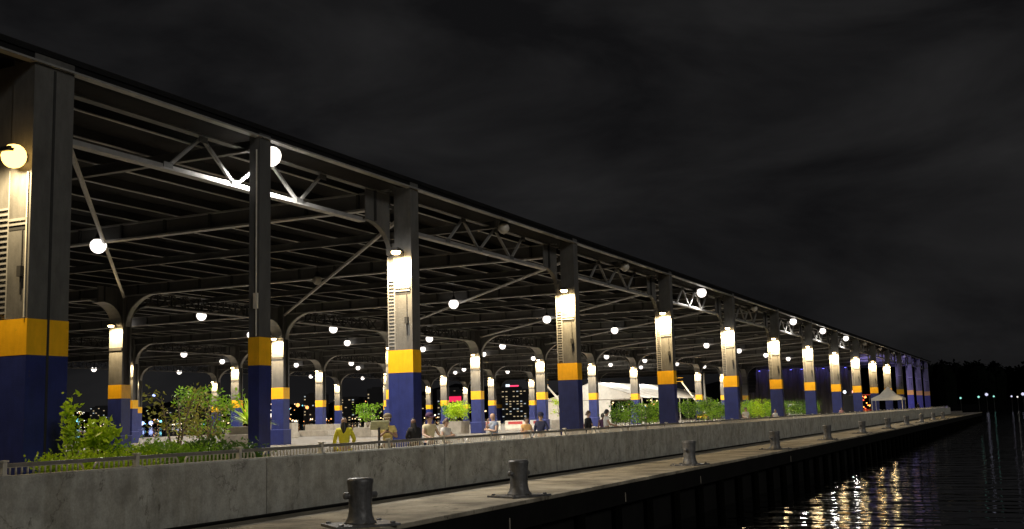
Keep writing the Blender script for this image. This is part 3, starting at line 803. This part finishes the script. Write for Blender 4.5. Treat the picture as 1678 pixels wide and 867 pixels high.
def person(label, loc, face, h, skin, top, bottom, hair='black', pl='phone', pr='phone', sleeves='short', hat=None, longhair=False, mask=False, bald=False):
    k = h / 1.72
    t = thing('person', label, 'person', loc, R(face)); t.scale = (k, k, k)
    V = []; E = []; RR = []
    def v(p, r, c=None):
        V.append(p); RR.append(r)
        if c is not None: E.append((c, len(V) - 1))
        return len(V) - 1
    pel = v((0, 0, .95), .125); bel = v((0, .005, 1.10), .115, pel); ch = v((0, .01, 1.29), .13, bel); nb = v((0, 0, 1.43), .062, ch); nk = v((0, .012, 1.50), .055, nb)
    jaw = v((0, .03, 1.56), .072, nk); hd = v((0, .018, 1.635), .092, jaw); tp = v((0, .01, 1.70), .055, hd); v((0, .128, 1.605), .013, jaw)
    arms = {}
    for sx, pose in ((1, pl), (-1, pr)):
        e, w = POSES[pose]; e = Vector((e[0] * sx, e[1], e[2])); w = Vector((w[0] * sx, w[1], w[2]))
        sh = v((.165 * sx, -.005, 1.385), .062, ch); ua = v(Vector((.17 * sx, 0, 1.38)).lerp(e, .5), .047, sh); el = v(e, .04, ua); fa = v(e.lerp(w, .5), .034, el); wr = v(w, .026, fa)
        d = (w - e).normalized(); inn = Vector((-sx, 0, 0)); inn = (inn - d * inn.dot(d)).normalized(); nrm = d.cross(inn) * -sx
        pm_ = v(w + d * .055, .03, wr)
        for q, L in ((-.028, .060), (-.009, .072), (.010, .068), (.028, .052)):
            b0 = v(w + d * .085 + nrm * q, .0095, pm_); b1 = v(w + d * (.085 + L * .6) + nrm * q + inn * .015, .009, b0); v(w + d * (.085 + L) + nrm * q + inn * .04, .008, b1)
        th = v(w + d * .045 - nrm * .04 + inn * .015, .0105, pm_); v(w + d * .085 - nrm * .05 + inn * .035, .009, th)
        arms[sx] = (e, w)
        hp = v((.092 * sx, 0, .89), .088, pel); kn = v((.10 * sx, .015, .49), .056, hp); cf = v((.10 * sx, -.012, .32), .052, kn); an = v((.10 * sx, -.02, .085), .038, cf); v((.115 * sx, .13, .04), .034, an)
    skin_obj('body', V, E, RR, SKIN[skin], t)
    # shirt
    V, E, RR = [], [], []
    p0 = v((0, 0, .90), .145); p1 = v((0, .005, 1.08), .142, p0); p2 = v((0, .012, 1.29), .155, p1); v((0, .0, 1.425), .085, p2)
    for sx in (1, -1):
        e, w = arms[sx]
        a = v((.17 * sx, -.005, 1.375), .082, p2); b2 = v(Vector((.17 * sx, 0, 1.375)).lerp(e, .55), .066, a)
        if sleeves == 'long':
            c = v(e, .056, b2); d2 = v(e.lerp(w, .5), .048, c); v(e.lerp(w, .93), .042, d2)
    skin_obj('shirt', V, E, RR, CL[top], t)
    V, E, RR = [], [], []
    p0 = v((0, 0, .96), .142)
    for sx in (1, -1):
        a = v((.095 * sx, 0, .86), .108, p0); b2 = v((.102 * sx, .015, .49), .076, a); v((.10 * sx, -.02, .11), .062, b2)
    skin_obj('trousers', V, E, RR, CL[bottom], t)
    for sx in (1, -1):
        MB().lathe([(.002, -.012), (.011, -.004), (.011, .004), (.002, .012)], 8, (.033 * sx, .105, 1.632)).build('eye', M['slot'], t, (0, 0, 0), True)
    # hair / hat
    if not bald:
        b = MB(); rings = 7; seg = 16; o0 = len(b.v)
        for i in range(rings + 1):
            ph = math.pi * .5 * (1 - i / rings) - (.55 if i == 0 else 0) * 0
            for j in range(seg):
                a = 2 * math.pi * j / seg
                front = max(0, math.sin(a))
                drop = (1 - i / rings)
                z = 1.655 + .085 * math.sin(math.pi / 2 * (i / rings)) - drop * (.11 * (1 - front) + (.16 if longhair else 0) * (1 - front) * 1.6)
                rr = math.cos(math.pi / 2 * (i / rings)) 
                b.v.append((.104 * (rr if i else 1.0) * math.cos(a), .008 + .112 * (rr if i else 1.0) * math.sin(a), z))
        for i in range(rings):
            for j in range(seg):
                b.f.append((o0 + i * seg + j, o0 + i * seg + (j + 1) % seg, o0 + (i + 1) * seg + (j + 1) % seg, o0 + (i + 1) * seg + j))
        b.build('hair', HAIR[hair], t, (0, 0, 0), True)
    if hat:
        MB().lathe([(.118, .0), (.120, .05), (.105, .10), (.06, .132), (.01, .14)], 16, (0, .01, 1.645)).build('cap', CL[hat], t, (0, 0, 0), True)
        MB().add([(-.09, .10, 1.655), (.09, .10, 1.655), (.065, .215, 1.635), (-.065, .215, 1.635), (-.09, .10, 1.668), (.09, .10, 1.668), (.065, .215, 1.645), (-.065, .215, 1.645)],
                 [(0, 1, 2, 3), (7, 6, 5, 4), (0, 4, 5, 1), (1, 5, 6, 2), (2, 6, 7, 3), (3, 7, 4, 0)]).build('visor', CL[hat], t)
    if mask:
        MB().add([(-.07, .075, 1.60), (0, .125, 1.605), (.07, .075, 1.60), (-.065, .07, 1.53), (0, .115, 1.525), (.065, .07, 1.53), (0, .142, 1.568)],
                 [(0, 1, 6), (1, 2, 6), (2, 5, 6), (5, 4, 6), (4, 3, 6), (3, 0, 6)]).build('face_mask', CL['white'], t)
    if pl == pr == 'phone':
        MB().box(-.038, .038, .375, .384, 1.25, 1.41).build('phone', M['slot'], None, (0, 0, 0))
        ph = [o for o in COL.objects if o.name.startswith('phone')][-1]
        ph.location = loc; ph.rotation_euler = (0, 0, R(face)); ph.scale = (k, k, k)
        tag(ph, 'black phone held up at the rail by the masked person in the cap' if mask else 'black phone in the hands of the person at the rail', 'phone')
    return t
person('person in a bright yellow jacket with long dark hair, back turned, at the barrier', (-16.5, 24.6, 0), 30, 1.72, 'a', 'yellow', 'yellow', 'black', 'rail', 'down', 'long', longhair=True)
person('person in a cap and pale face mask looking down at both hands, cream shirt', (-16.5, 26.75, 0), -150, 1.74, 'a', 'paleyellow', 'khaki', 'black', 'phone', 'phone', 'short', hat='khaki', mask=True)
person('person all in black standing against the navy column', (-16.5, 28.2, 0), 60, 1.64, 'c', 'black', 'black', 'black', 'phone', 'cross', 'long', longhair=True)
person('person in a plum cap and cream shirt leaning on the rail', (-16.5, 29.1, 0), -120, 1.74, 'b', 'cream', 'denim', 'brown', 'rail', 'rail', 'short', hat='purple')
person('person in a white t-shirt with head bowed, arms folded at the rail', (-16.5, 30.1, 0), -100, 1.60, 'b', 'white', 'denim', 'brown', 'cross', 'rail', 'short')
person('bald person in a grey blue shirt with a raised hand near the face', (-16.6, 33.6, 0), 150, 1.75, 'b', 'blue', 'khaki', 'grey', 'sip', 'cross', 'short', bald=True)
person('person in an apricot top with short dark hair at the barrier', (-16.5, 36.0, 0), -130, 1.58, 'b', 'orange', 'denim', 'black', 'cross', 'cross', 'short')
person('person in a navy jacket and dark cap in front of the inner column', (-16.6, 37.5, 0), -160, 1.68, 'b', 'navy', 'black', 'brown', 'down', 'rail', 'long', hat='navy')
person('person in a dark coat standing right of the third banded column', (-16.6, 42.2, 0), -90, 1.74, 'b', 'black', 'black', 'brown', 'down', 'cross', 'long')
person('small person in a maroon top between the dark coat and the white shirt', (-17.1, 43.4, 0), -120, 1.45, 'a', 'maroon', 'denim', 'brown', 'cross', 'down', 'short')
person('person in a white shirt with dark hair leaning forward at the rail', (-16.6, 44.3, 0), -60, 1.78, 'a', 'white', 'khaki', 'black', 'rail', 'rail', 'short')
person('person in a plum top turned away behind the white shirted one', (-18.0, 47.6, 0), 40, 1.62, 'c', 'purple', 'black', 'black', 'down', 'down', 'short')
person('person in white at the foot of the bright square hedge', (-17.2, 71.3, 0), -140, 1.74, 'b', 'white', 'khaki', 'brown', 'rail', 'down', 'short')
person('person in a white top right of the bright square hedge', (-17.2, 80.0, 0), -130, 1.55, 'a', 'white', 'denim', 'black', 'down', 'down', 'short')
person('person in pink far along the barriers before the black booth', (-17.6, 111.5, 0), -140, 1.5, 'b', 'pink', 'denim', 'brown', 'cross', 'down', 'short')
person('dark clothed person standing between the last purple lit columns', (-18.6, 196.0, 0), -140, 1.9, 'a', 'black', 'black', 'black', 'down', 'down', 'long')
dg = bpy.context.evaluated_depsgraph_get()
for o, m in _pending:
    me = bpy.data.meshes.new_from_object(o.evaluated_get(dg), depsgraph=dg)
    me.materials.clear(); me.materials.append(m)
    for p in me.polygons: p.use_smooth = True
    o.modifiers.clear(); o.data = me; me.name = o.name.split('.')[0]

# information lectern at the rail
t = thing('information_lectern', 'slim dark lectern with a slanted cream panel left of the masked person', 'sign', (-16.15, 25.75, 0), R(-140))
MB().box(-.03, .03, -.03, .03, 0, 1.42).box(-.18, .18, -.14, .14, 0, .02).build('post', M['steel_dark'], t)
MB().add([(-.24, -.05, 1.36), (.24, -.05, 1.36), (.24, .20, 1.58), (-.24, .20, 1.58), (-.24, -.07, 1.385), (.24, -.07, 1.385), (.24, .18, 1.605), (-.24, .18, 1.605)],
         [(0, 3, 2, 1), (4, 5, 6, 7), (0, 1, 5, 4), (1, 2, 6, 5), (2, 3, 7, 6), (3, 0, 4, 7)]).build('panel', mat('cream_panel', (.6, .6, .35), .4, .2, 9), t)

# ------------------------------------------------------------------ gable tent
tent = thing('gable_tent', 'big white gable tent with a closed end wall inside the shed', 'tent', (-64.4, 166, 0))
HW, RZ, EZ, TL = 8.2, 6.45, 3.75, 40
MB().prismx([(-HW, EZ), (HW, EZ), (0, RZ)], 0, .05).build('gable_panel', M['white'], tent)
for x0, x1 in ((-HW, -4.1), (-4.08, 0), (.02, 3.0)):
    MB().box(x0, x1, 0, .05, .0, EZ - .02).build('end_wall_panel', M['white'], tent)
MB().box(-HW, HW, -.03, -.002, EZ - .16, EZ - .02).build('eave_strap', M['planter'], tent)
for k in range(8):
    for sx in (-1, 1):
        b = MB(); n = 5; y0 = k * 5 + .06; y1 = y0 + 4.9
        for i in range(n + 1):
            q = i / n
            for j in range(5):
                w = j / 4
                b.v.append((sx * (HW + .25) * q, y0 + (y1 - y0) * w, RZ + (EZ - RZ) * q - .13 * math.sin(math.pi * w) * (.3 + .7 * math.sin(math.pi * q)) + .06))
        for i in range(n):
            for j in range(4): b.f.append((i * 5 + j, i * 5 + j + 1, (i + 1) * 5 + j + 1, (i + 1) * 5 + j))
        b.build('roof_panel', M['white'], tent, smooth=True)
for k in range(9):
    MB().bar((-HW, k * 5, EZ), (0, k * 5, RZ), .12).bar((HW, k * 5, EZ), (0, k * 5, RZ), .12).build('rafter', M['galv'], tent)
    for sx in (-1, 1): MB().box(sx * HW - .06, sx * HW + .06, k * 5 - .06, k * 5 + .06, 0, EZ).build('leg', M['galv'], tent)

# ------------------------------------------------------------------ lifts, mast
def boom(label, loc, rz, L=6.2):
    t = thing('boom_lift', label, 'lift', loc, R(rz))
    MB().box(-.8, .8, -1.3, 1.3, .35, .95).build('chassis', M['amber'], t, bevel=.05)
    for sx in (-.85, .85):
        for sy in (-.9, .9): MB().tube([(sx - .14, sy, .4), (sx + .14, sy, .4)], .4, 14).build('wheel', M['black'], t)
    MB().bar((0, .8, 1.0), (-3.6, .2, L - .6), .20).build('boom', M['white'], t)
    MB().box(-4.3, -3.4, -.3, .5, L - .62, L - .55).bar((-4.3, -.3, L), (-3.4, -.3, L), .05).bar((-4.3, .5, L), (-3.4, .5, L), .05).bar((-4.3, -.3, L), (-4.3, .5, L), .05).bar((-3.4, -.3, L), (-3.4, .5, L), .05).build('basket', M['amber'], t)
boom('boom lift with a raised white arm and yellow basket right of the gable tent', (-48.9, 175, 0), 0, 6.9)
boom('boom lift with a raised white arm left of the gable tent', (-53.6, 131, 0), 0, 6.0)
t = thing('mast_pole', 'plain grey upright mast behind the last inner columns', 'pole', (-55.6, 200, 0))
MB().tube([(0, 0, 0), (0, 0, 8.4)], [.22, .16], 10).build('pole', M['galv'], t); MB().box(-.6, .6, -.6, .6, 0, .1).build('foot', M['steel_dark'], t)

# ------------------------------------------------------------------ stage at the far end
st = thing('stage_backdrop', 'tall grey brown stage drapes hanging from a truss at the far end of the shed', 'curtain', (-43.5, 225, 0))
for i in range(6):
    b = MB(); n = 36; w = 3.9; x0 = -11.8 + i * 3.93
    for j in range(n + 1):
        q = j / n; x = x0 + w * q
        y = .16 * math.sin(q * 6.283 * 4 + i) + .09 * math.sin(q * 6.283 * 9 + 2 * i)
        for z in (0.0, 5.0, 9.3): b.v.append((x, y * (1.2 - z * .08), z))
    for j in range(n):
        for r_ in range(2): b.f.append((j * 3 + r_, (j + 1) * 3 + r_, (j + 1) * 3 + r_ + 1, j * 3 + r_ + 1))
    b.build('drape', mat('drape_cloth', (.24, .21, .18), .85, .25, 1.2, stretch=(1, 1, .2)) if i == 0 else bpy.data.materials['drape_cloth'], st, smooth=True)
tr = MB()
for (y, z) in ((-.25, 9.35), (.25, 9.35), (-.25, 9.85), (.25, 9.85)): tr.tube([(-12, y, z), (12, y, z)], .04, 6)
for i in range(24): tr.bar((-12 + i, -.25, 9.35), (-11 + i, -.25, 9.85), .03)
tr.build('truss', M['galv'], st)
LBLUE = emit('blue_led', (.16, .16, 1.0), 6)
LBLUEDIM = emit('blue_led_strip', (.12, .10, .9), 1.6)
for i in range(10):
    t = thing('stage_light', 'small blue stage light on the truss above the drapes, %s from the left' % ORD[i], 'stage light', (-53.0 + i * 2.1, 224.2, 9.3), 0, 'blue stage lights on the truss')
    MB().box(-.2, .2, -.25, .25, -.2, .25).build('housing', M['black'], t)
    MB().lathe([(.02, -.26), (.18, -.24), (.2, -.2)], 10, (0, 0, 0)).build('lens', LBLUE, t)
    if i % 2 == 0: spot(t, (0, -.6, .55), 2600, (.18, .16, 1.0), 120, .5, .2, (.1, -.75, .65))
for i in range(2):
    t = thing('wash_light', ['violet wash light on a stand behind the last riverside columns', 'violet wash light aimed at the end of the shed'][i], 'stage light', (-27 - 4 * i, 182 + 6 * i, 7.5), 0)
    MB().box(-.25, .25, -.25, .25, -.3, .25).build('housing', M['black'], t)
    MB().tube([(0, 0, -7.5), (0, 0, -.3)], .05, 6).build('stand', M['steel_dark'], t)
    MB().lathe([(.02, -.02), (.2, 0), (.2, .03)], 10, (0, .27, 0)).build('lens', LBLUE, t)
    spot(t, (.1, .7, 0), 7500, (.42, .34, 1.0), 50, .6, .25, ((.24, .97, -.06) if i == 0 else (.36, .93, -.06)))
la = thing('speaker_array', 'dark hanging column of loudspeakers in front of the stage drapes', 'loudspeaker', (-50.2, 215, 4.4))
for i in range(8):
    z = 5.3 - i * .72; off = .028 * i * i
    MB().add([(x * .9, y - off, z2) for z2 in (z, z + .68) for x, y in ((-1, -.5), (1, -.5), (.7, .5), (-.7, .5))],
             [(0, 3, 2, 1), (4, 5, 6, 7), (0, 1, 5, 4), (1, 2, 6, 5), (2, 3, 7, 6), (3, 0, 4, 7)]).build('cabinet', M['black'], la)
MB().tube([(0, 0, 5.9), (0, 0, 6.3)], .05, 6).box(-.5, .5, -.5, .5, 5.99, 6.06).build('rigging', M['steel_dark'], la)

t = thing('pop_up_canopy', 'cream pop-up canopy with a pointed peak near the far end of the rail', 'canopy', (-17.9, 151.5, 0))
b = MB(); q = 1.9
pk_ = [(-q, -q), (q, -q), (q, q), (-q, q)]
for i in range(4):
    a, c = Vector((*pk_[i], 2.5)), Vector((*pk_[(i + 1) % 4], 2.5)); top = Vector((0, 0, 4.0))
    m1, m2 = a.lerp(top, .5) - Vector((0, 0, .28)), c.lerp(top, .5) - Vector((0, 0, .28))
    MB().add([a, c, m2, m1, top], [(0, 1, 2, 3), (3, 2, 4)]).build('roof_panel', M['white'], t)
    e = (c - a).normalized(); o_ = Vector((e.y, -e.x, 0)) * .01
    MB().add([a + o_, c + o_, c + o_ - Vector((0, 0, .28)), a + o_ - Vector((0, 0, .28))], [(0, 1, 2, 3)]).build('valance', M['white'], t)
    MB().box(pk_[i][0] * .97 - .03, pk_[i][0] * .97 + .03, pk_[i][1] * .97 - .03, pk_[i][1] * .97 + .03, 0, 2.5).build('leg', M['galv'], t)

t = thing('equipment_booth', 'black box shaped equipment booth between two far riverside columns', 'booth', (-25.8, 174, 0))
MB().box(-1.1, 1.1, -.9, .9, .1, 3.1).build('cabinet', M['black'], t, bevel=.05)
for sx in (-1, 1): MB().box(sx * .54 - .5, sx * .54 + .5, -.93, -.902, .2, 3.0).build('door', M['black'], t)
MB().box(-1.2, 1.2, -1, 1, 3.102, 3.2).build('lid', M['steel_dark'], t)
for i, (dx, colr, nm) in enumerate(((-1.0, (.85, .9, 1.0), 'white'), (.3, (1.0, .35, .3), 'pink'))):
    t = thing('work_lamp', '%s glowing work lamp on top of the black booth' % nm, 'lamp', (-25.8 + dx, 174, 3.2))
    MB().tube([(0, 0, 0), (0, 0, .3)], .04, 6).build('stem', M['steel_dark'], t)
    MB().lathe([(.02, .3), (.2, .4), (.24, .55), (.16, .72), (.02, .78)], 12).build('globe', emit('work_glass_' + nm, colr, 3), t)

t = thing('lit_kiosk', 'narrow kiosk wrapped in small red and orange lights left of the canopy', 'kiosk', (-24.6, 178, 0))
for sx in (-.9, .9):
    for sy in (-.9, .9): MB().box(sx - .05, sx + .05, sy - .05, sy + .05, 0, 3.2).build('post', M['steel_dark'], t)
MB().box(-1, 1, -1, 1, 3.2, 3.3).build('roof', mat('kiosk_red', (.4, .05, .03), .5), t)
MB().box(-.95, .95, -.95, .95, 0, 1.1).build('counter', bpy.data.materials['kiosk_red'], t)
ER, EO = emit('bulb_red', (1, .10, .05), 3), emit('bulb_orange', (1, .42, .08), 3)
bulb = MB().lathe([(.01, -.1), (.1, -.04), (.1, .04), (.01, .1)], 8)
br, bo = bulb.mesh('bulb', ER, True), bulb.mesh('bulb', EO, True)
rr = random.Random(3)
for i in range(26): link('bulb', br if i % 3 == 0 else bo, t, (rr.uniform(-.95, .95), -1.02, .3 + 2.9 * rr.random()))

# parked van
t = thing('parked_van', 'small white van parked behind the riverside columns, front towards the river rail', 'van', (-31.6, 160, 0), R(12))
pv = mat('white_car_paint', (.7, .69, .66), .25, .03)
MB().prism([(-2.3, .35), (2.2, .35), (2.25, 1.2), (2.1, 2.0), (1.9, 2.12), (-.9, 2.12), (-1.55, 1.28), (-2.25, 1.1), (-2.35, .8)], -.95, .95).build('body', pv, t, bevel=.07)
gl = mat('dark_glass', (.01, .012, .015), .08)
MB().add([(-.8, -.93, 2.02), (.8, -.93, 2.02), (.85, -1.55, 1.32), (-.85, -1.55, 1.32)], [(0, 1, 2, 3)]).build('windscreen', gl, t, (0, -.02, .025))
for sx in (-1, 1):
    for a, c in ((-.75, .3), (.45, 1.75)): MB().box(sx * .955 - .004, sx * .955 + .004, a, c, 1.32, 1.92).build('side_window', gl, t)
    for y in (-1.5, 1.4):
        w_ = MB().tube([(sx * .80, y, .36), (sx * .99, y, .36)], .36, 18).build('wheel', M['black'], t)
        MB().tube([(sx * .985, y, .36), (sx * 1.0, y, .36)], .2, 12).build('rim', M['galv'], w_)
    MB().box(sx * .7 - .16, sx * .7 + .16, -2.37, -2.30, .86, 1.04).build('headlight', M['lens_off'], t)
MB().box(-.95, .95, -2.42, -2.3, .38, .62).build('bumper', M['steel_dark'], t)

# ------------------------------------------------------------------ far shores
HB = mat('far_hill_dark', (.006, .006, .007), .95, .3, .01, spec=0.0)
rr = random.Random(11)
hv = MB(); N = 120
for i in range(N + 1):
    x = -2300 + i * (2100 / N)
    y = 1500 + (x + 1200) * -.22
    h = 36 + 10 * math.sin(i * .16 + 1) + 7 * math.sin(i * .47) + rr.uniform(-2.5, 2.5)
    h *= 1.0
    hv.v += [(x, y - 60, ZW - 1), (x, y + 30, h * .55), (x, y + 160, h), (x, y + 700, h * .4)]
for i in range(N):
    for j in range(3): hv.f.append((i * 4 + j, (i + 1) * 4 + j, (i + 1) * 4 + j + 1, i * 4 + j + 1))
tag(hv.build('far_hill', HB), kind='structure')
def hill_y(x): return 1500 + (x + 1200) * -.22
LW = [emit('city_warm', (1, .70, .38), 2.2), emit('city_white', (1, .92, .8), 2.2), emit('city_orange', (1, .42, .12), 2.2), emit('city_cyan', (.25, .8, 1), 2.2), emit('city_blue', (.4, .5, 1), 2.5)]
# scattered street and house lights over the hillside: too many to count
lb = [MB() for _ in LW]
for i in range(900):
    x = rr.uniform(-2100, -420); y = hill_y(x); q = rr.random() ** 1.6
    p = (x, y - 70 + 200 * q, 1 + 33 * q)
    s_ = rr.uniform(.5, 1.45); k = rr.choices(range(5), (6, 5, 4, 1, .6))[0]
    lb[k].lathe([(.02, -s_), (s_, 0), (.02, s_)], 5, p)
names = ['warm', 'white', 'orange', 'cyan', 'blue']
for b, m, nm in zip(lb, LW, names):
    o = tag(b.build('hillside_lights', m), 'scattered %s lights of streets and houses on the far hillside' % nm, 'city lights', kind='stuff')
# brighter waterside lamps on the far shore
for i, (x, z, k, s_) in enumerate([(-1395, 6, 4, 3.2), (-1372, 6, 4, 3.6), (-1345, 8, 3, 2.2), (-1590, 14, 3, 3.5), (-1365, 52, 4, 2.6), (-1085, 24, 3, 3.0), (-1070, 12, 1, 3.0), (-1055, 11, 4, 3.0), (-1010, 26, 2, 3.0), (-990, 22, 2, 2.6), (-1130, 20, 2, 2.4), (-1160, 17, 0, 2.4)]):
    t = thing('shore_lamp', '%s bright %s lamp on the far shore counted from the left' % (ORD[i].capitalize(), names[k]), 'lamp', (x, hill_y(x) - 75, ZW - .5), 0, 'bright lamps on the far shore')
    MB().tube([(0, 0, 0), (0, 0, z - ZW)], .3, 5).build('post', HB, t)
    MB().lathe([(.05, -s_), (s_ * .8, -s_ * .6), (s_, 0), (s_ * .8, s_ * .6), (.05, s_)], 8, (0, 0, z - ZW)).build('globe', LW[k], t)
# red lit boat wake of traffic: low lit quay line on the far shore
for i, (x0, x1, col_, nm) in enumerate(((-1128, -1050, (1, .12, .25), 'crimson'), (-1150, -1060, (1, .45, .2), 'orange'))):
    t = thing('lit_promenade', 'long low %s line of lights along the far shore' % nm, 'lights', ((x0 + x1) / 2, hill_y(x0) - 72 - 4 * i, 14 - 6 * i))
    for k in range(9):
        xx = (x0 - x1) / 2 + (x1 - x0) * (k + .5) / 9
        MB().box(xx - 3.3, xx + 3.3, -.5, .5, -1.3, .2).build('light_bar', emit('promenade_%s' % nm, col_, 1.1) if k == 0 else bpy.data.materials['promenade_%s' % nm], t)
    MB().box((x0 - x1) / 2, (x1 - x0) / 2, .6, 3, -20, .1).build('quay_wall', HB, t)

WIN = emit('lit_window', (1, .78, .46), .5); WIN2 = emit('lit_window_white', (.85, .95, 1), .5)
BM = mat('dark_building', (.02, .02, .022), .8, .2, .1)
def tower(label, x, y, w, d, h, cols, rows_, lit, seed, roof=None, group=None):
    rr = random.Random(seed); t = thing('office_building', label, 'building', (x, y, ZW - .5), R(18), group)
    MB().box(-w / 2, w / 2, -d / 2, d / 2, 0, h).build('wall', BM, t)
    MB().box(-w * .3, w * .3, -d * .3, d * .3, h + .001, h + 2.2).build('roof_plant', BM, t)
    dx, dz = w / cols, (h - 3) / rows_
    wm = [MB().box(-dx * .26, dx * .26, -.12, .02, -dz * .18, dz * .18).mesh('window', m) for m in (WIN, WIN2)]
    for i in range(cols):
        for j in range(rows_):
            if rr.random() < lit: link('window', wm[0] if rr.random() < .7 else wm[1], t, (-w / 2 + dx * (i + .5), -d / 2 - .02, 2 + dz * (j + .5)))
    return t
ob = tower('dark riverside office block with scattered lit windows and a red and white rooftop sign', -426, 900, 29, 20, 27, 9, 11, .42, 4)
MB().box(-5, -1.5, -.4, .4, 27.5, 31.5).build('rooftop_sign', emit('sign_white', (.75, .85, 1), 1.6), ob)
MB().box(-1.4, 6.5, -.4, .4, 27.5, 30.6).build('rooftop_sign', emit('sign_red', (1, .06, .16), 1.6), ob)
ob2 = tower('low dark building with a glowing red sign left of the office block', -376, 700, 17, 14, 20, 6, 6, .2, 5)
MB().box(-6, 6, -7.6, -7.1, 14.6, 18.4).build('red_sign', emit('sign_crimson', (1, .03, .12), 1.0), ob2)
for i, (x, w, h) in enumerate([(-1560, 40, 40), (-1490, 32, 52), (-1330, 46, 34), (-1250, 30, 46), (-1180, 38, 30), (-1000, 34, 44), (-930, 44, 36), (-870, 30, 48), (-800, 40, 33), (-735, 36, 42)]):
    tower('dark apartment block with a few lit windows, %s from the left on the far shore' % ORD[i], x, hill_y(x) - 40, w, 18, h, 8, 9, .16, 40 + i, group='apartment blocks on the far shore')

# wooded bank beyond the end of the pier
bank = MB()
xs = [-75 + i * 5 for i in range(75)]
for i, x in enumerate(xs):
    bank.v += [(x, 505, ZW - .5), (x, 512, ZW + 2.2), (x, 620, 9)]
for i in range(len(xs) - 1):
    for j in range(2): bank.f.append((i * 3 + j, (i + 1) * 3 + j, (i + 1) * 3 + j + 1, i * 3 + j + 1))
tag(bank.build('river_bank', HB), kind='structure')
wd = MB(); rr = random.Random(21)
for i in range(95):
    x = -72 + i * 3.8 + rr.uniform(-2, 2); y = 520 + rr.uniform(0, 40)
    top = 19.5 + 1.6 * math.sin(i * .23 + .6) + 1.2 * math.sin(i * .71) + rr.uniform(-1.4, 1.4)
    for k in range(210):
        a = rr.uniform(0, 6.283); e = rr.uniform(-.6, 1.57); R0 = rr.uniform(.75, 1.05)
        p = (x + 4.6 * R0 * math.cos(a) * math.cos(e), y + 4.6 * R0 * math.sin(a) * math.cos(e), top - 7.5 + 7.5 * R0 * math.sin(e))
        wd.leaf(p, 1.5, rr, .2, .7)
    wd.tube([(x, y, 0), (x, y, top - 4)], [.5, .25], 5)
    wd.lathe([(4.5, top - 22), (5.2, top - 11), (5.0, top - 6.0), (3.6, top - 2.6), (.5, top - .8)], 9, (x, y, 0))
tag(wd.build('wooded_bank', mat('night_foliage', (.003, .004, .003), .9, .3, .3, spec=0.0)), 'dark mass of trees on the bank beyond the pier end', 'woodland', kind='stuff')
for i, (x, z, k, s_) in enumerate([(-30.7, 3.6, 3, .55), (-23.7, 3.85, 3, .6), (-20.6, 4.75, 4, .85), (-17.9, 3.9, 3, .5), (-11.2, 3.7, 4, .5), (-9.0, 3.4, 1, .5), (-6.9, 4.5, 4, .85)]):
    s_ *= .75
    t = thing('bank_lamp', '%s %s lamp from the left along the dark bank beyond the pier' % (ORD[i].capitalize(), names[k]), 'lamp', (x, 503, ZW - .3), 0, 'lamps along the dark bank')
    MB().tube([(0, 0, 0), (0, 0, z - ZW)], .09, 6).build('post', M['steel_dark'], t)
    MB().lathe([(.05, -s_), (s_ * .8, -s_ * .6), (s_, 0), (s_ * .8, s_ * .6), (.05, s_)], 10, (0, 0, z - ZW + .3)).build('globe', emit('bank_glass_%s_%d' % (names[k], i), [(1, .8, .5), (1, .95, .9), (1, .5, .2), (.4, 1, .85), (.75, .75, 1)][k], 1.0), t)
